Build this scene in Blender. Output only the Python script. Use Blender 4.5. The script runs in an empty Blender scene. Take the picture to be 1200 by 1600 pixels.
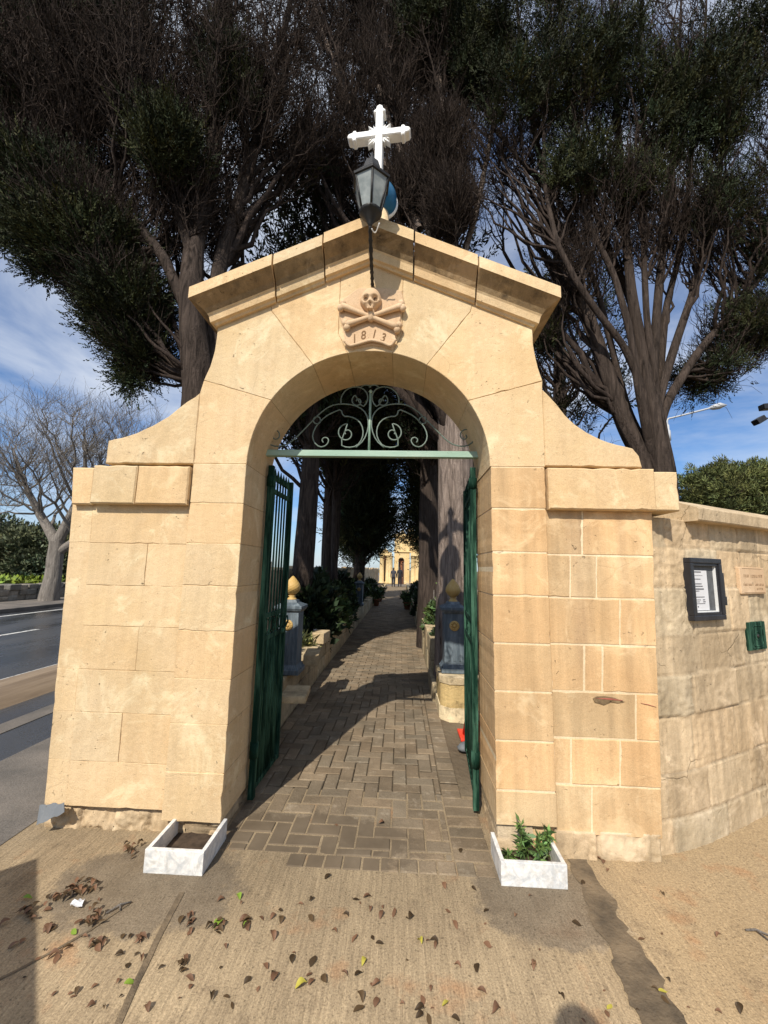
import bpy, bmesh, math, random
import numpy as np
from mathutils import Vector, Matrix

scene = bpy.context.scene
rad = math.radians
rng = np.random.default_rng(7)
random.seed(7)

# ------------------------------------------------------------------ camera
FPX, PITCH, ROLL, YAW = 624.0, rad(8.1), rad(1.26), rad(2.55)
CAM = np.array([0.24, -2.54, 1.6])
_fw = np.array([-math.sin(YAW)*math.cos(PITCH), math.cos(YAW)*math.cos(PITCH), math.sin(PITCH)])
_r0 = np.cross(_fw, [0, 0, 1.0]); _r0 /= np.linalg.norm(_r0)
_u0 = np.cross(_r0, _fw)
_R = math.cos(ROLL)*_r0 + math.sin(ROLL)*_u0
_U = -math.sin(ROLL)*_r0 + math.cos(ROLL)*_u0
cd = bpy.data.cameras.new("camera")
cam = bpy.data.objects.new("camera", cd)
scene.collection.objects.link(cam)
cd.sensor_fit = 'VERTICAL'; cd.sensor_height = 36.0; cd.lens = FPX/1600*36.0
cd.clip_start = 0.02; cd.clip_end = 3000
cam.matrix_world = Matrix(((_R[0], _U[0], -_fw[0], CAM[0]), (_R[1], _U[1], -_fw[1], CAM[1]),
                           (_R[2], _U[2], -_fw[2], CAM[2]), (0, 0, 0, 1)))
scene.camera = cam
scene.render.resolution_x, scene.render.resolution_y = 768, 1024

# ------------------------------------------------------------------ sky, sun, exposure
SUN_EL, SUN_AZ = rad(44.2), rad(18.0)      # azimuth: light travels +Y turned towards +X
w = bpy.data.worlds.new("World"); scene.world = w; w.use_nodes = True
nt = w.node_tree; nt.nodes.clear()
wo = nt.nodes.new('ShaderNodeOutputWorld'); bg = nt.nodes.new('ShaderNodeBackground')
sky = nt.nodes.new('ShaderNodeTexSky'); sky.sky_type = 'NISHITA'; sky.sun_disc = False
sky.sun_elevation = SUN_EL; sky.sun_rotation = math.pi + SUN_AZ
sky.air_density = 1.0; sky.dust_density = 0.6; sky.ozone_density = 2.0
tc = nt.nodes.new('ShaderNodeTexCoord'); mp = nt.nodes.new('ShaderNodeMapping')
mp.inputs['Scale'].default_value = (1.3, 1.3, 3.4); mp.inputs['Rotation'].default_value = (0.25, 0.35, 0.6)
mp.inputs['Location'].default_value = (0.4, 0.1, 0.3)
ns = nt.nodes.new('ShaderNodeTexNoise'); ns.inputs['Scale'].default_value = 1.7
ns.inputs['Detail'].default_value = 9; ns.inputs['Roughness'].default_value = 0.58; ns.inputs['Distortion'].default_value = 0.5
cr = nt.nodes.new('ShaderNodeValToRGB')
cr.color_ramp.elements[0].position = 0.41; cr.color_ramp.elements[0].color = (0, 0, 0, 1)
cr.color_ramp.elements[1].position = 0.70; cr.color_ramp.elements[1].color = (0.9, 0.9, 0.9, 1)
mx = nt.nodes.new('ShaderNodeMix'); mx.data_type = 'RGBA'
mx.inputs['B'].default_value = (8.6, 9.2, 10.2, 1)
nt.links.new(tc.outputs['Generated'], mp.inputs['Vector']); nt.links.new(mp.outputs[0], ns.inputs['Vector'])
nt.links.new(ns.outputs['Fac'], cr.inputs['Fac']); sp = nt.nodes.new('ShaderNodeSeparateXYZ'); nt.links.new(tc.outputs['Generated'], sp.inputs[0])
hz = nt.nodes.new('ShaderNodeMapRange'); hz.inputs[1].default_value = 0.42; hz.inputs[2].default_value = 0.72; nt.links.new(sp.outputs[2], hz.inputs[0])
hn = nt.nodes.new('ShaderNodeMapRange'); hn.inputs[1].default_value = 0.28; hn.inputs[2].default_value = 0.55; hn.inputs[4].default_value = 0.8; nt.links.new(ns.outputs['Fac'], hn.inputs[0])
hm = nt.nodes.new('ShaderNodeMath'); hm.operation = 'MULTIPLY'; nt.links.new(hz.outputs[0], hm.inputs[0]); nt.links.new(hn.outputs[0], hm.inputs[1])
hx = nt.nodes.new('ShaderNodeMath'); hx.operation = 'MAXIMUM'; nt.links.new(hm.outputs[0], hx.inputs[0]); nt.links.new(cr.outputs['Color'], hx.inputs[1])
nt.links.new(hx.outputs[0], mx.inputs['Factor'])
sat = nt.nodes.new('ShaderNodeMix'); sat.data_type = 'RGBA'; sat.blend_type = 'MULTIPLY'; sat.inputs['Factor'].default_value = 1.0
sat.inputs['B'].default_value = (0.92, 1.18, 1.50, 1); nt.links.new(sky.outputs[0], sat.inputs['A'])
nt.links.new(sat.outputs['Result'], mx.inputs['A']); nt.links.new(mx.outputs['Result'], bg.inputs['Color'])
bg.inputs['Strength'].default_value = 0.085
nt.links.new(bg.outputs[0], wo.inputs['Surface'])
sl = bpy.data.lights.new("sun", 'SUN'); sl.energy = 5.0; sl.angle = rad(0.53); sl.color = (1.0, 0.93, 0.82)
so = bpy.data.objects.new("sun", sl); scene.collection.objects.link(so)
ldir = Vector((math.sin(SUN_AZ)*math.cos(SUN_EL), math.cos(SUN_AZ)*math.cos(SUN_EL), -math.sin(SUN_EL)))
so.rotation_euler = ldir.to_track_quat('-Z', 'Y').to_euler(); so.location = (-3, -8, 9)
vs = scene.view_settings
vs.view_transform = 'Standard'; vs.look = 'None'; vs.exposure = 0.12; vs.gamma = 1.0

# ------------------------------------------------------------------ measuring the place
def ray(x, y): return _fw + _R*(x-600)/FPX - _U*(y-800)/FPX
def U(x, y, Y):
    d = ray(x, y); return CAM + d*(Y-CAM[1])/d[1]
def G(x, y, z=0.0):
    d = ray(x, y); return CAM + d*(z-CAM[2])/d[2]

# ------------------------------------------------------------------ noise in numpy
_perm = np.random.default_rng(3).random((256, 256))
def vnoise(x, y):
    xi = np.floor(x).astype(int); yi = np.floor(y).astype(int)
    fx = x-xi; fy = y-yi; fx = fx*fx*(3-2*fx); fy = fy*fy*(3-2*fy)
    a = _perm[xi % 256, yi % 256]; b = _perm[(xi+1) % 256, yi % 256]
    c = _perm[xi % 256, (yi+1) % 256]; d = _perm[(xi+1) % 256, (yi+1) % 256]
    return (a*(1-fx)+b*fx)*(1-fy) + (c*(1-fx)+d*fx)*fy
def fbm(x, y, o=4):
    s = 0; a = 0.5
    for k in range(o):
        s = s + a*vnoise(x*2**k+17.3*k, y*2**k+9.1*k); a *= 0.5
    return s/(1-0.5**o)

# ------------------------------------------------------------------ materials
MATS = {}
class Mt:
    def __init__(s, name, rough=0.8, spec=0.3, metal=0.0):
        s.m = bpy.data.materials.new(name); s.m.use_nodes = True; s.t = s.m.node_tree; s.t.nodes.clear()
        s.out = s.t.nodes.new('ShaderNodeOutputMaterial'); s.b = s.t.nodes.new('ShaderNodeBsdfPrincipled')
        s.t.links.new(s.b.outputs[0], s.out.inputs['Surface'])
        s.b.inputs['Roughness'].default_value = rough; s.b.inputs['Metallic'].default_value = metal
        s.b.inputs['Specular IOR Level'].default_value = spec
        s.pos = s.t.nodes.new('ShaderNodeNewGeometry').outputs['Position']
        MATS[name] = s.m
    def lk(s, a, b): s.t.links.new(a, b)
    def mapv(s, sc=(1, 1, 1), loc=(0, 0, 0), rot=(0, 0, 0), src=None):
        n = s.t.nodes.new('ShaderNodeMapping'); n.inputs['Scale'].default_value = sc
        n.inputs['Location'].default_value = loc; n.inputs['Rotation'].default_value = rot
        s.lk(src or s.pos, n.inputs['Vector']); return n.outputs[0]
    def noise(s, scale, detail=4, rough=0.6, vec=None, dist=0.0):
        n = s.t.nodes.new('ShaderNodeTexNoise'); n.inputs['Scale'].default_value = scale
        n.inputs['Detail'].default_value = detail; n.inputs['Roughness'].default_value = rough
        n.inputs['Distortion'].default_value = dist
        s.lk(vec or s.pos, n.inputs['Vector']); return n.outputs['Fac']
    def vor(s, scale, vec=None, feat='F1', out='Distance'):
        n = s.t.nodes.new('ShaderNodeTexVoronoi'); n.feature = feat; n.inputs['Scale'].default_value = scale
        s.lk(vec or s.pos, n.inputs['Vector']); return n.outputs[out]
    def rng(s, v, a, b, c=0.0, d=1.0):
        n = s.t.nodes.new('ShaderNodeMapRange'); n.clamp = True
        for k, x in zip((1, 2, 3, 4), (a, b, c, d)): n.inputs[k].default_value = x
        s.lk(v, n.inputs[0]); return n.outputs[0]
    def math(s, op, a, b=None):
        n = s.t.nodes.new('ShaderNodeMath'); n.operation = op
        for k, x in enumerate((a, b)):
            if x is None: continue
            if isinstance(x, (int, float)): n.inputs[k].default_value = x
            else: s.lk(x, n.inputs[k])
        return n.outputs[0]
    def mix(s, f, a, b, mode='MIX'):
        n = s.t.nodes.new('ShaderNodeMix'); n.data_type = 'RGBA'; n.blend_type = mode
        for nm, x in (('Factor', f), ('A', a), ('B', b)):
            if isinstance(x, (int, float)): n.inputs[nm].default_value = x
            elif isinstance(x, tuple): n.inputs[nm].default_value = (*x, 1)
            else: s.lk(x, n.inputs[nm])
        return n.outputs['Result']
    def tint(s, col, amount=1.0):
        n = s.t.nodes.new('ShaderNodeAttribute'); n.attribute_name = 'tint'
        return s.mix(amount, col, n.outputs['Color'], 'MULTIPLY')
    def mul(s, col, v):
        n = s.t.nodes.new('ShaderNodeCombineColor')
        for k in range(3): s.lk(v, n.inputs[k])
        return s.mix(1.0, col, n.outputs[0], 'MULTIPLY')
    def spot(s, X, Y, x0, y0, rx, ry, nz, amp=1.1):
        q = s.math('ADD', s.math('POWER', s.math('ABSOLUTE', s.math('DIVIDE', s.math('SUBTRACT', X, x0), rx)), 2.0), s.math('POWER', s.math('ABSOLUTE', s.math('DIVIDE', s.math('SUBTRACT', Y, y0), ry)), 2.0))
        return s.rng(s.math('ADD', q, s.math('MULTIPLY', s.math('SUBTRACT', nz, 0.5), amp)), 0.85, 1.15, 1.0, 0.0)
    def color(s, c):
        if isinstance(c, tuple): s.b.inputs['Base Color'].default_value = (*c, 1)
        else: s.lk(c, s.b.inputs['Base Color'])
    def bump(s, h, dist=0.005, strength=1.0):
        n = s.t.nodes.new('ShaderNodeBump'); n.inputs['Distance'].default_value = dist
        n.inputs['Strength'].default_value = strength
        s.lk(h, n.inputs['Height']); s.lk(n.outputs[0], s.b.inputs['Normal'])
    def rough(s, v): s.lk(v, s.b.inputs['Roughness'])

def stone_mat(name, cA, cB, cC, streak=0.35, pit=0.55, bump=0.006, grain=0.16, stain=0.5, big=1.6, pale_=1.0, crack=0.12):
    m = Mt(name, 0.92, 0.15)
    c = m.mix(m.rng(m.noise(big, 5), 0.35, 0.65), cA, cB)
    c = m.mix(m.math('MULTIPLY', m.rng(m.noise(6.5, 6, 0.7), 0.52, 0.72), stain), c, cC)
    sv = m.noise(1.0, 4, 0.6, m.mapv((16, 16, 1.1)))
    c = m.mul(c, m.rng(sv, 0.3, 0.75, 1.0+streak*0.25, 1.0-streak))
    g = m.noise(160, 3, 0.7); c = m.mul(c, m.rng(g, 0.25, 0.75, 1-grain, 1+grain))
    p = m.rng(m.noise(38, 3, 0.55, None, 0.6), 0.66, 0.74)
    pm = m.math('MULTIPLY', p, m.rng(m.noise(3.1, 3), 0.45, 0.6))
    c = m.mul(c, m.math('SUBTRACT', 1.0, m.math('MULTIPLY', pm, pit)))
    pale = m.math('MULTIPLY', m.rng(m.noise(3.4, 6, 0.7, m.mapv(loc=(7.7, 2.2, 5.1)), 0.8), 0.54, 0.66), 0.55*pale_)
    c = m.mix(pale, c, tuple(min(.80, q*1.22+.05) for q in cB))
    dk = m.math('MULTIPLY', m.rng(m.noise(2.1, 7, 0.72, m.mapv(loc=(1.7, 9.2, 3.1)), 0.5), 0.56, 0.72), 0.5*stain)
    c = m.mix(dk, c, tuple(q*.42 for q in cC))
    wv_ = m.noise(5.0, 4, 0.6, m.mapv(loc=(2, 4, 6)))
    vm = m.t.nodes.new('ShaderNodeVectorMath'); vm.operation = 'ADD'; m.lk(m.pos, vm.inputs[0])
    cc = m.t.nodes.new('ShaderNodeCombineXYZ')
    for k_ in range(3): m.lk(m.math('MULTIPLY', wv_, 0.12), cc.inputs[k_])
    m.lk(cc.outputs[0], vm.inputs[1])
    ck = m.math('MULTIPLY', m.math('SUBTRACT', 1.0, m.rng(m.vor(2.3, vm.outputs[0], 'DISTANCE_TO_EDGE'), 0.0, 0.010)), m.math('MULTIPLY', m.rng(m.noise(1.9, 3, 0.5, m.mapv(loc=(4, 8, 1))), 0.52, 0.60), crack))
    c = m.mul(c, m.math('SUBTRACT', 1.0, m.math('MULTIPLY', ck, 0.62)))
    if name == 'limestone_ashlar':      # rain stains running down the right wing
        sx = m.t.nodes.new('ShaderNodeSeparateXYZ'); m.lk(m.pos, sx.inputs[0])
        wn = m.noise(4, 5, .65)
        for x0, wd, zl, am in ((1.36, .085, .75, .40), (1.30, .04, 1.3, .25), (1.62, .05, .9, .22)):
            q = m.math('ABSOLUTE', m.math('SUBTRACT', m.math('ADD', sx.outputs[0], m.math('MULTIPLY', m.math('SUBTRACT', wn, .5), .08)), x0))
            k_ = m.math('MULTIPLY', m.rng(q, wd*.2, wd, 1, 0), m.math('MULTIPLY', m.rng(sx.outputs[2], zl, zl+.6), m.rng(sv, .3, .6, .4, 1)))
            c = m.mix(m.math('MULTIPLY', k_, am), c, (0.20, 0.125, 0.085))
    m.color(m.tint(c))
    h = m.math('ADD', m.math('MULTIPLY', g, 0.25), m.math('MULTIPLY', m.noise(22, 6, 0.65), 0.9))
    h = m.math('SUBTRACT', h, m.math('MULTIPLY', pm, 0.8)); h = m.math('SUBTRACT', h, m.math('MULTIPLY', ck, 1.2))
    m.bump(h, bump); return m.m
stone_mat('limestone', (0.605, 0.43, 0.232), (0.675, 0.505, 0.305), (0.535, 0.36, 0.187), streak=0.12)
stone_mat('limestone_ashlar', (0.58, 0.375, 0.190), (0.64, 0.45, 0.25), (0.50, 0.31, 0.15), streak=0.26, bump=0.005, crack=0.12)
stone_mat('limestone_weathered', (0.46, 0.345, 0.21), (0.60, 0.465, 0.30), (0.33, 0.25, 0.155), streak=0.36, bump=0.007, stain=0.55, pit=.7, crack=0.4)
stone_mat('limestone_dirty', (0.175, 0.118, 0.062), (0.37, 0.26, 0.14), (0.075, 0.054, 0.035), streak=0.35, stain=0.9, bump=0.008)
stone_mat('limestone_carved', (0.57, 0.39, 0.235), (0.63, 0.455, 0.29), (0.50, 0.325, 0.185), streak=0.08, bump=0.0025)
stone_mat('mortar', (0.62, 0.485, 0.305), (0.69, 0.55, 0.365), (0.50, 0.375, 0.225), streak=0.1, stain=.3, crack=0.0)
stone_mat('garden_stone', (0.42, 0.33, 0.20), (0.50, 0.40, 0.25), (0.20, 0.16, 0.10), streak=0.3, stain=0.9, bump=0.012)
stone_mat('chapel_stone', (0.66, 0.47, 0.22), (0.72, 0.54, 0.28), (0.55, 0.38, 0.17), streak=0.2)
stone_mat('dry_stone', (0.22, 0.20, 0.17), (0.32, 0.29, 0.24), (0.12, 0.11, 0.09), streak=0.2, bump=0.02)

def marble():
    m = Mt('marble', 0.45, 0.4)
    v = m.noise(9, 8, 0.65, None, 2.2)
    c = m.mix(m.rng(v, 0.42, 0.62), (0.78, 0.76, 0.72), (0.50, 0.51, 0.51))
    c = m.mix(m.math('MULTIPLY', m.rng(m.noise(30, 4), 0.5, 0.75), 0.5), c, (0.42, 0.37, 0.29))
    m.color(c); m.bump(m.noise(60, 4), 0.002)
marble()
def white_stone():
    m = Mt('white_marble', 0.6, 0.3)
    c = m.mix(m.math('MULTIPLY', m.rng(m.noise(14, 5), 0.55, 0.75), 0.5), (0.86, 0.85, 0.82), (0.55, 0.54, 0.50))
    m.color(c); m.bump(m.noise(50, 4), 0.002)
white_stone()
def paint(name, c, worn, rust, amt=0.5, rough=0.55, vscale=(20, 20, 2.0), spec=0.3):
    m = Mt(name, rough, spec)
    n = m.noise(1.0, 6, 0.7, m.mapv(vscale))
    col = m.mix(m.math('MULTIPLY', m.rng(n, 0.45, 0.68), amt), c, worn)
    col = m.mix(m.rng(m.noise(26, 5, 0.7), 0.66, 0.72), col, rust)
    m.color(col); m.bump(m.noise(70, 4), 0.0015); return m.m
paint('green_paint', (0.004, 0.022, 0.0135), (0.10, 0.23, 0.15), (0.03, 0.03, 0.02), 0.68, 0.75, spec=0.1)
paint('pale_green_paint', (0.27, 0.40, 0.31), (0.42, 0.52, 0.43), (0.12, 0.13, 0.09), 0.6, vscale=(3, 20, 20))
paint('blue_paint', (0.078, 0.102, 0.122), (0.30, 0.36, 0.40), (0.22, 0.13, 0.07), 0.5)
paint('ochre_paint', (0.50, 0.32, 0.10), (0.60, 0.44, 0.20), (0.28, 0.17, 0.07), 0.6)
paint('scroll_paint', (0.13, 0.17, 0.142), (0.30, 0.36, 0.31), (0.07, 0.06, 0.04), 0.5)
paint('black_iron', (0.018, 0.018, 0.018), (0.05, 0.042, 0.035), (0.09, 0.05, 0.03), 0.5, 0.5)
paint('dark_frame', (0.022, 0.022, 0.025), (0.05, 0.05, 0.055), (0.10, 0.09, 0.09), 0.5, 0.35)
paint('blue_glaze', (0.010, 0.10, 0.22), (0.03, 0.16, 0.28), (0.10, 0.12, 0.12), 0.5, 0.3)
paint('grey_metal', (0.42, 0.43, 0.44), (0.5, 0.5, 0.5), (0.3, 0.28, 0.26), 0.4, 0.5)
paint('orange_plastic', (0.70, 0.05, 0.025), (0.62, 0.10, 0.06), (0.35, 0.05, 0.03), 0.5, 0.5)
paint('white_plastic', (0.75, 0.75, 0.73), (0.6, 0.58, 0.55), (0.4, 0.38, 0.35), 0.5, 0.5)
paint('grey_rubber', (0.13, 0.14, 0.15), (0.20, 0.21, 0.22), (0.1, 0.1, 0.1), 0.5, 0.7)
def flat(name, c, rough=0.8, amt=0.25, sc=30.0, spec=0.3):
    m = Mt(name, rough, spec)
    m.color(m.mul(m.mix(0.0, c, c), m.rng(m.noise(sc, 4), 0.3, 0.7, 1-amt, 1+amt))); m.bump(m.noise(sc*2, 3), 0.001)
    return m.m
flat('paper', (0.62, 0.62, 0.63), 0.7, 0.06, 8); flat('ink', (0.06, 0.06, 0.07), 0.8)
flat('board_grey', (0.10, 0.105, 0.11), 0.7); flat('incised', (0.20, 0.115, 0.055), 0.9)
flat('socket_dark', (0.16, 0.10, 0.055), 0.9)
flat('skin', (0.42, 0.25, 0.18), 0.6, 0.08); flat('dark_cloth', (0.02, 0.021, 0.026), 0.9)
flat('grey_cloth', (0.05, 0.05, 0.06), 0.9); flat('hair', (0.03, 0.022, 0.016), 0.7)
flat('soil', (0.06, 0.042, 0.028), 0.95, 0.5, 20); flat('petal', (0.75, 0.72, 0.7), 0.7); flat('red_petal', (0.45, 0.05, 0.06), 0.7)
flat('dark_wood', (0.10, 0.045, 0.025), 0.6); flat('white_paint', (0.66, 0.65, 0.60), 0.7, 0.3, 12)
flat('red_chalk', (0.32, 0.10, 0.07), 0.9); flat('terracotta', (0.30, 0.12, 0.06), 0.85)
def glass():
    m = Mt('lantern_glass', 0.32, 0.5)
    m.color(m.mix(m.rng(m.noise(18, 5), 0.35, 0.7), (0.17, 0.19, 0.18), (0.30, 0.32, 0.30)))
    m2 = Mt('clear_glass', 0.03, 0.5); m2.b.inputs['Transmission Weight'].default_value = 1.0
    m2.b.inputs['IOR'].default_value = 1.1; m2.color((0.9, 0.95, 0.95))
glass()
def bark(name, a, b, d):
    m = Mt(name, 0.95, 0.1)
    n = m.noise(1.0, 7, 0.68, m.mapv((17, 17, 2.2)), 1.2)
    c = m.mix(m.rng(n, 0.33, 0.62), a, b)
    c = m.mix(m.math('MULTIPLY', m.rng(m.noise(3.2, 5), 0.5, 0.68), 0.55), c, d)
    m.color(m.tint(c)); m.bump(m.math('ADD', n, m.math('MULTIPLY', m.noise(60, 4), 0.25)), 0.035)
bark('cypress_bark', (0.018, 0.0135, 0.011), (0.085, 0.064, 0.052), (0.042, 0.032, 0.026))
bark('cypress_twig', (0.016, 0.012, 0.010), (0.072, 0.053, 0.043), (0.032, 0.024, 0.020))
bark('sunlit_bark', (0.055, 0.041, 0.033), (0.33, 0.26, 0.215), (0.20, 0.155, 0.13))  # lighter copy of the cypress bark with sunlight put into its colour
bark('grey_bark', (0.12, 0.105, 0.09), (0.27, 0.24, 0.21), (0.21, 0.185, 0.16))
def leafm(name, c, rough=0.6, spec=0.25, trans=0.0):
    m = Mt(name, rough, spec); m.color(m.tint(m.mix(0.0, c, c)))
    return m.m
leafm('cypress_green', (0.026, 0.031, 0.0125), 0.7, 0.12); leafm('leaf_dark', (0.022, 0.036, 0.014), 0.5)
leafm('leaf_mid', (0.055, 0.085, 0.026), 0.5); leafm('leaf_pale', (0.22, 0.24, 0.10), 0.5)
leafm('pine_green', (0.105, 0.118, 0.038), 0.7); leafm('olive_green', (0.085, 0.098, 0.052), 0.6)
leafm('bright_green', (0.17, 0.235, 0.03), 0.6); leafm('herb_green', (0.10, 0.165, 0.045), 0.5)
leafm('dead_leaf', (0.085, 0.053, 0.028), 0.6); leafm('yellow_leaf', (0.38, 0.33, 0.06), 0.6); leafm('fresh_leaf', (0.17, 0.26, 0.035), 0.6)

def concrete():
    m = Mt('brushed_concrete', 0.93, 0.15)
    sep = m.t.nodes.new('ShaderNodeSeparateXYZ'); m.lk(m.pos, sep.inputs[0])
    X, Y = sep.outputs[0], sep.outputs[1]
    wv = m.noise(1.0, 4, 0.7, m.mapv((66, 4.0, 1)), 0.5)
    fine = m.noise(1.0, 3, 0.7, m.mapv((150, 40, 1)))
    big = m.noise(1.9, 5, 0.62); med = m.noise(7, 6, 0.7)
    c = m.mix(m.rng(big, 0.38, 0.62), (0.335, 0.255, 0.160), (0.45, 0.345, 0.215))
    sand = m.math('MULTIPLY', m.rng(m.math('ADD', X, m.math('MULTIPLY', big, 0.9)), 1.35, 2.0), 0.62)
    c = m.mix(sand, c, (0.42, 0.30, 0.165))
    pale = m.math('MULTIPLY', m.rng(m.noise(2.3, 5, 0.7, m.mapv(loc=(3.3, 1.2, 0))), 0.60, 0.70), m.rng(X, 0.9, 1.4))
    c = m.mix(m.math('MULTIPLY', pale, 0.7), c, (0.50, 0.43, 0.34))
    c = m.mix(m.math('MULTIPLY', m.rng(med, 0.54, 0.74), 0.55), c, (0.16, 0.115, 0.075))
    rust = m.math('MULTIPLY', m.rng(m.noise(3.7, 4, 0.6, m.mapv(loc=(8, 2, 0))), 0.58, 0.70), 0.45)
    c = m.mix(rust, c, (0.42, 0.20, 0.09))
    lf = m.rng(m.math('ADD', X, m.math('MULTIPLY', med, 0.5)), 1.35, 1.95, 1.0, 0.35)
    c = m.mix(lf, c, m.mul(c, m.rng(wv, 0.3, 0.7, 0.76, 1.2)))
    pb = m.noise(58, 4, 0.75, None, 0.4); c = m.mix(m.math('SUBTRACT', 1.0, lf), c, m.mul(c, m.rng(pb, 0.35, 0.68, 0.70, 1.18)))
    en = m.noise(7, 7, 0.7, m.mapv(loc=(3, 5, 2)))
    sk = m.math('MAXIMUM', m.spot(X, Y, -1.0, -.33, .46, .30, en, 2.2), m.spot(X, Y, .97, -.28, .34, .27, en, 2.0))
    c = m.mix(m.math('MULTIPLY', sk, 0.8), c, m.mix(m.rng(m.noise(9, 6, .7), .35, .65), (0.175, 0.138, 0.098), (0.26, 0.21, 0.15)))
    g = m.noise(120, 3, 0.75); c = m.mul(c, m.rng(g, 0.3, 0.7, 0.66, 1.32)); sp = m.noise(75, 2, 0.5, m.mapv(loc=(5, 3, 1))); c = m.mul(c, m.rng(sp, 0.60, 0.70, 1.0, 0.62))
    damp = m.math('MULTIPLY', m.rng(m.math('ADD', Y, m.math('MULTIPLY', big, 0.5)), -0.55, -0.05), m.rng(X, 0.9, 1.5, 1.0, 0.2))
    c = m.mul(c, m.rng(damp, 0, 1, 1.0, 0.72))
    m.color(c)
    m.bump(m.math('ADD', m.math('ADD', m.math('MULTIPLY', wv, lf), m.math('MULTIPLY', pb, m.math('SUBTRACT', 1.0, lf))), m.math('ADD', m.math('MULTIPLY', fine, 0.4), m.math('MULTIPLY', g, 0.35))), 0.006)
concrete()
def ground_mats():
    m = Mt('cement', 0.95, 0.1)
    c = m.mix(m.rng(m.noise(5, 6, 0.65), 0.35, 0.65), (0.19, 0.15, 0.107), (0.29, 0.232, 0.168))
    c = m.mul(c, m.rng(m.noise(120, 3), 0.25, 0.75, 0.8, 1.2)); m.color(c); m.bump(m.noise(40, 6, 0.7), 0.008)
    m = Mt('mud', 0.85, 0.25)
    c = m.mix(m.rng(m.noise(3, 5), 0.35, 0.65), (0.15, 0.115, 0.078), (0.20, 0.155, 0.108)); m.color(c); m.bump(m.noise(14, 6), 0.004)
    m = Mt('drain_dirt', 0.9, 0.2)
    c = m.mix(m.rng(m.noise(7, 6), 0.35, 0.65), (0.09, 0.07, 0.048), (0.20, 0.15, 0.095)); m.color(c); m.bump(m.noise(60, 5), 0.008)
    m = Mt('asphalt', 0.5, 0.5)
    n = m.noise(1.0, 5, 0.6, m.mapv((0.9, 0.25, 1)))
    c = m.mix(m.rng(n, 0.35, 0.65), (0.030, 0.031, 0.034), (0.065, 0.064, 0.063))
    c = m.mul(c, m.rng(m.noise(130, 2), 0.25, 0.75, 0.7, 1.3)); m.color(c)
    m.rough(m.rng(n, 0.35, 0.65, 0.10, 0.42)); m.bump(m.noise(90, 3), 0.002)
    m = Mt('asphalt_dry', 0.9, 0.2)
    n = m.noise(2.0, 5, 0.6)
    c = m.mix(m.rng(n, 0.35, 0.65), (0.11, 0.10, 0.088), (0.19, 0.165, 0.14)); c = m.mul(c, m.rng(m.noise(150, 2), 0.25, 0.75, 0.7, 1.3))
    m.color(c); m.bump(m.noise(90, 3), 0.004)
    m = Mt('kerb_tan', 0.7, 0.3)
    n = m.noise(1.0, 6, 0.65, m.mapv((6, 0.5, 3)))
    c = m.mix(m.rng(n, 0.35, 0.65), (0.15, 0.105, 0.065), (0.28, 0.21, 0.14)); m.color(c); m.bump(n, 0.01)
    m = Mt('road_line', 0.6, 0.3)
    c = m.mix(m.rng(m.noise(14, 6, 0.7), 0.5, 0.66), (0.55, 0.54, 0.50), (0.12, 0.12, 0.12)); m.color(c)
    m = Mt('paver', 0.88, 0.2)
    c = m.mix(m.rng(m.noise(3.0, 5), 0.35, 0.65), (0.150, 0.116, 0.077), (0.235, 0.182, 0.122))
    c = m.mix(m.math('MULTIPLY', m.rng(m.noise(9, 5, 0.7), 0.56, 0.72), 0.5), c, (0.42, 0.35, 0.26))
    c = m.mul(c, m.rng(m.noise(140, 3), 0.25, 0.75, 0.8, 1.2))
    sep = m.t.nodes.new('ShaderNodeSeparateXYZ'); m.lk(m.pos, sep.inputs[0])
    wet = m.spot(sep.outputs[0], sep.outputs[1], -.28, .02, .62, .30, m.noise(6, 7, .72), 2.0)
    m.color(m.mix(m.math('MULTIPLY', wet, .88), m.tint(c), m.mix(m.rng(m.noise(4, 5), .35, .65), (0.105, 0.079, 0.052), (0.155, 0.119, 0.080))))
    m.bump(m.math('MULTIPLY', m.noise(60, 5), m.math('SUBTRACT', 1.0, wet)), 0.005)
    m = Mt('earth', 0.95, 0.1)
    c = m.mix(m.rng(m.noise(1.2, 6), 0.35, 0.65), (0.12, 0.09, 0.06), (0.19, 0.15, 0.10)); m.color(c); m.bump(m.noise(18, 6), 0.02)
    m = Mt('far_land', 0.95, 0.1)
    c = m.mix(m.rng(m.noise(0.12, 6), 0.35, 0.65), (0.10, 0.10, 0.05), (0.17, 0.14, 0.09)); m.color(c)
ground_mats()

# ------------------------------------------------------------------ mesh helpers
COL = scene.collection
def np_mesh(name, V, F, tint=None, smooth=False):
    V = np.asarray(V, np.float32).reshape(-1, 3); F = np.asarray(F, np.int32)
    k = F.shape[1]; me = bpy.data.meshes.new(name)
    me.vertices.add(len(V)); me.vertices.foreach_set('co', V.ravel())
    me.loops.add(F.size); me.loops.foreach_set('vertex_index', F.ravel())
    me.polygons.add(len(F)); me.polygons.foreach_set('loop_start', np.arange(0, F.size, k, dtype=np.int32))
    me.update(calc_edges=True)
    if smooth: me.polygons.foreach_set('use_smooth', np.ones(len(F), bool))
    a = me.color_attributes.new('tint', 'FLOAT_COLOR', 'POINT')
    if tint is None: c = np.ones((len(V), 4), np.float32)
    else:
        tint = np.asarray(tint, np.float32)
        if tint.ndim == 1: tint = np.repeat(tint[:, None], 3, 1)
        c = np.concatenate([tint, np.ones((len(V), 1), np.float32)], 1)
    a.data.foreach_set('color', c.astype(np.float32).ravel()); me.validate(); me.update(); return me

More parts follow.
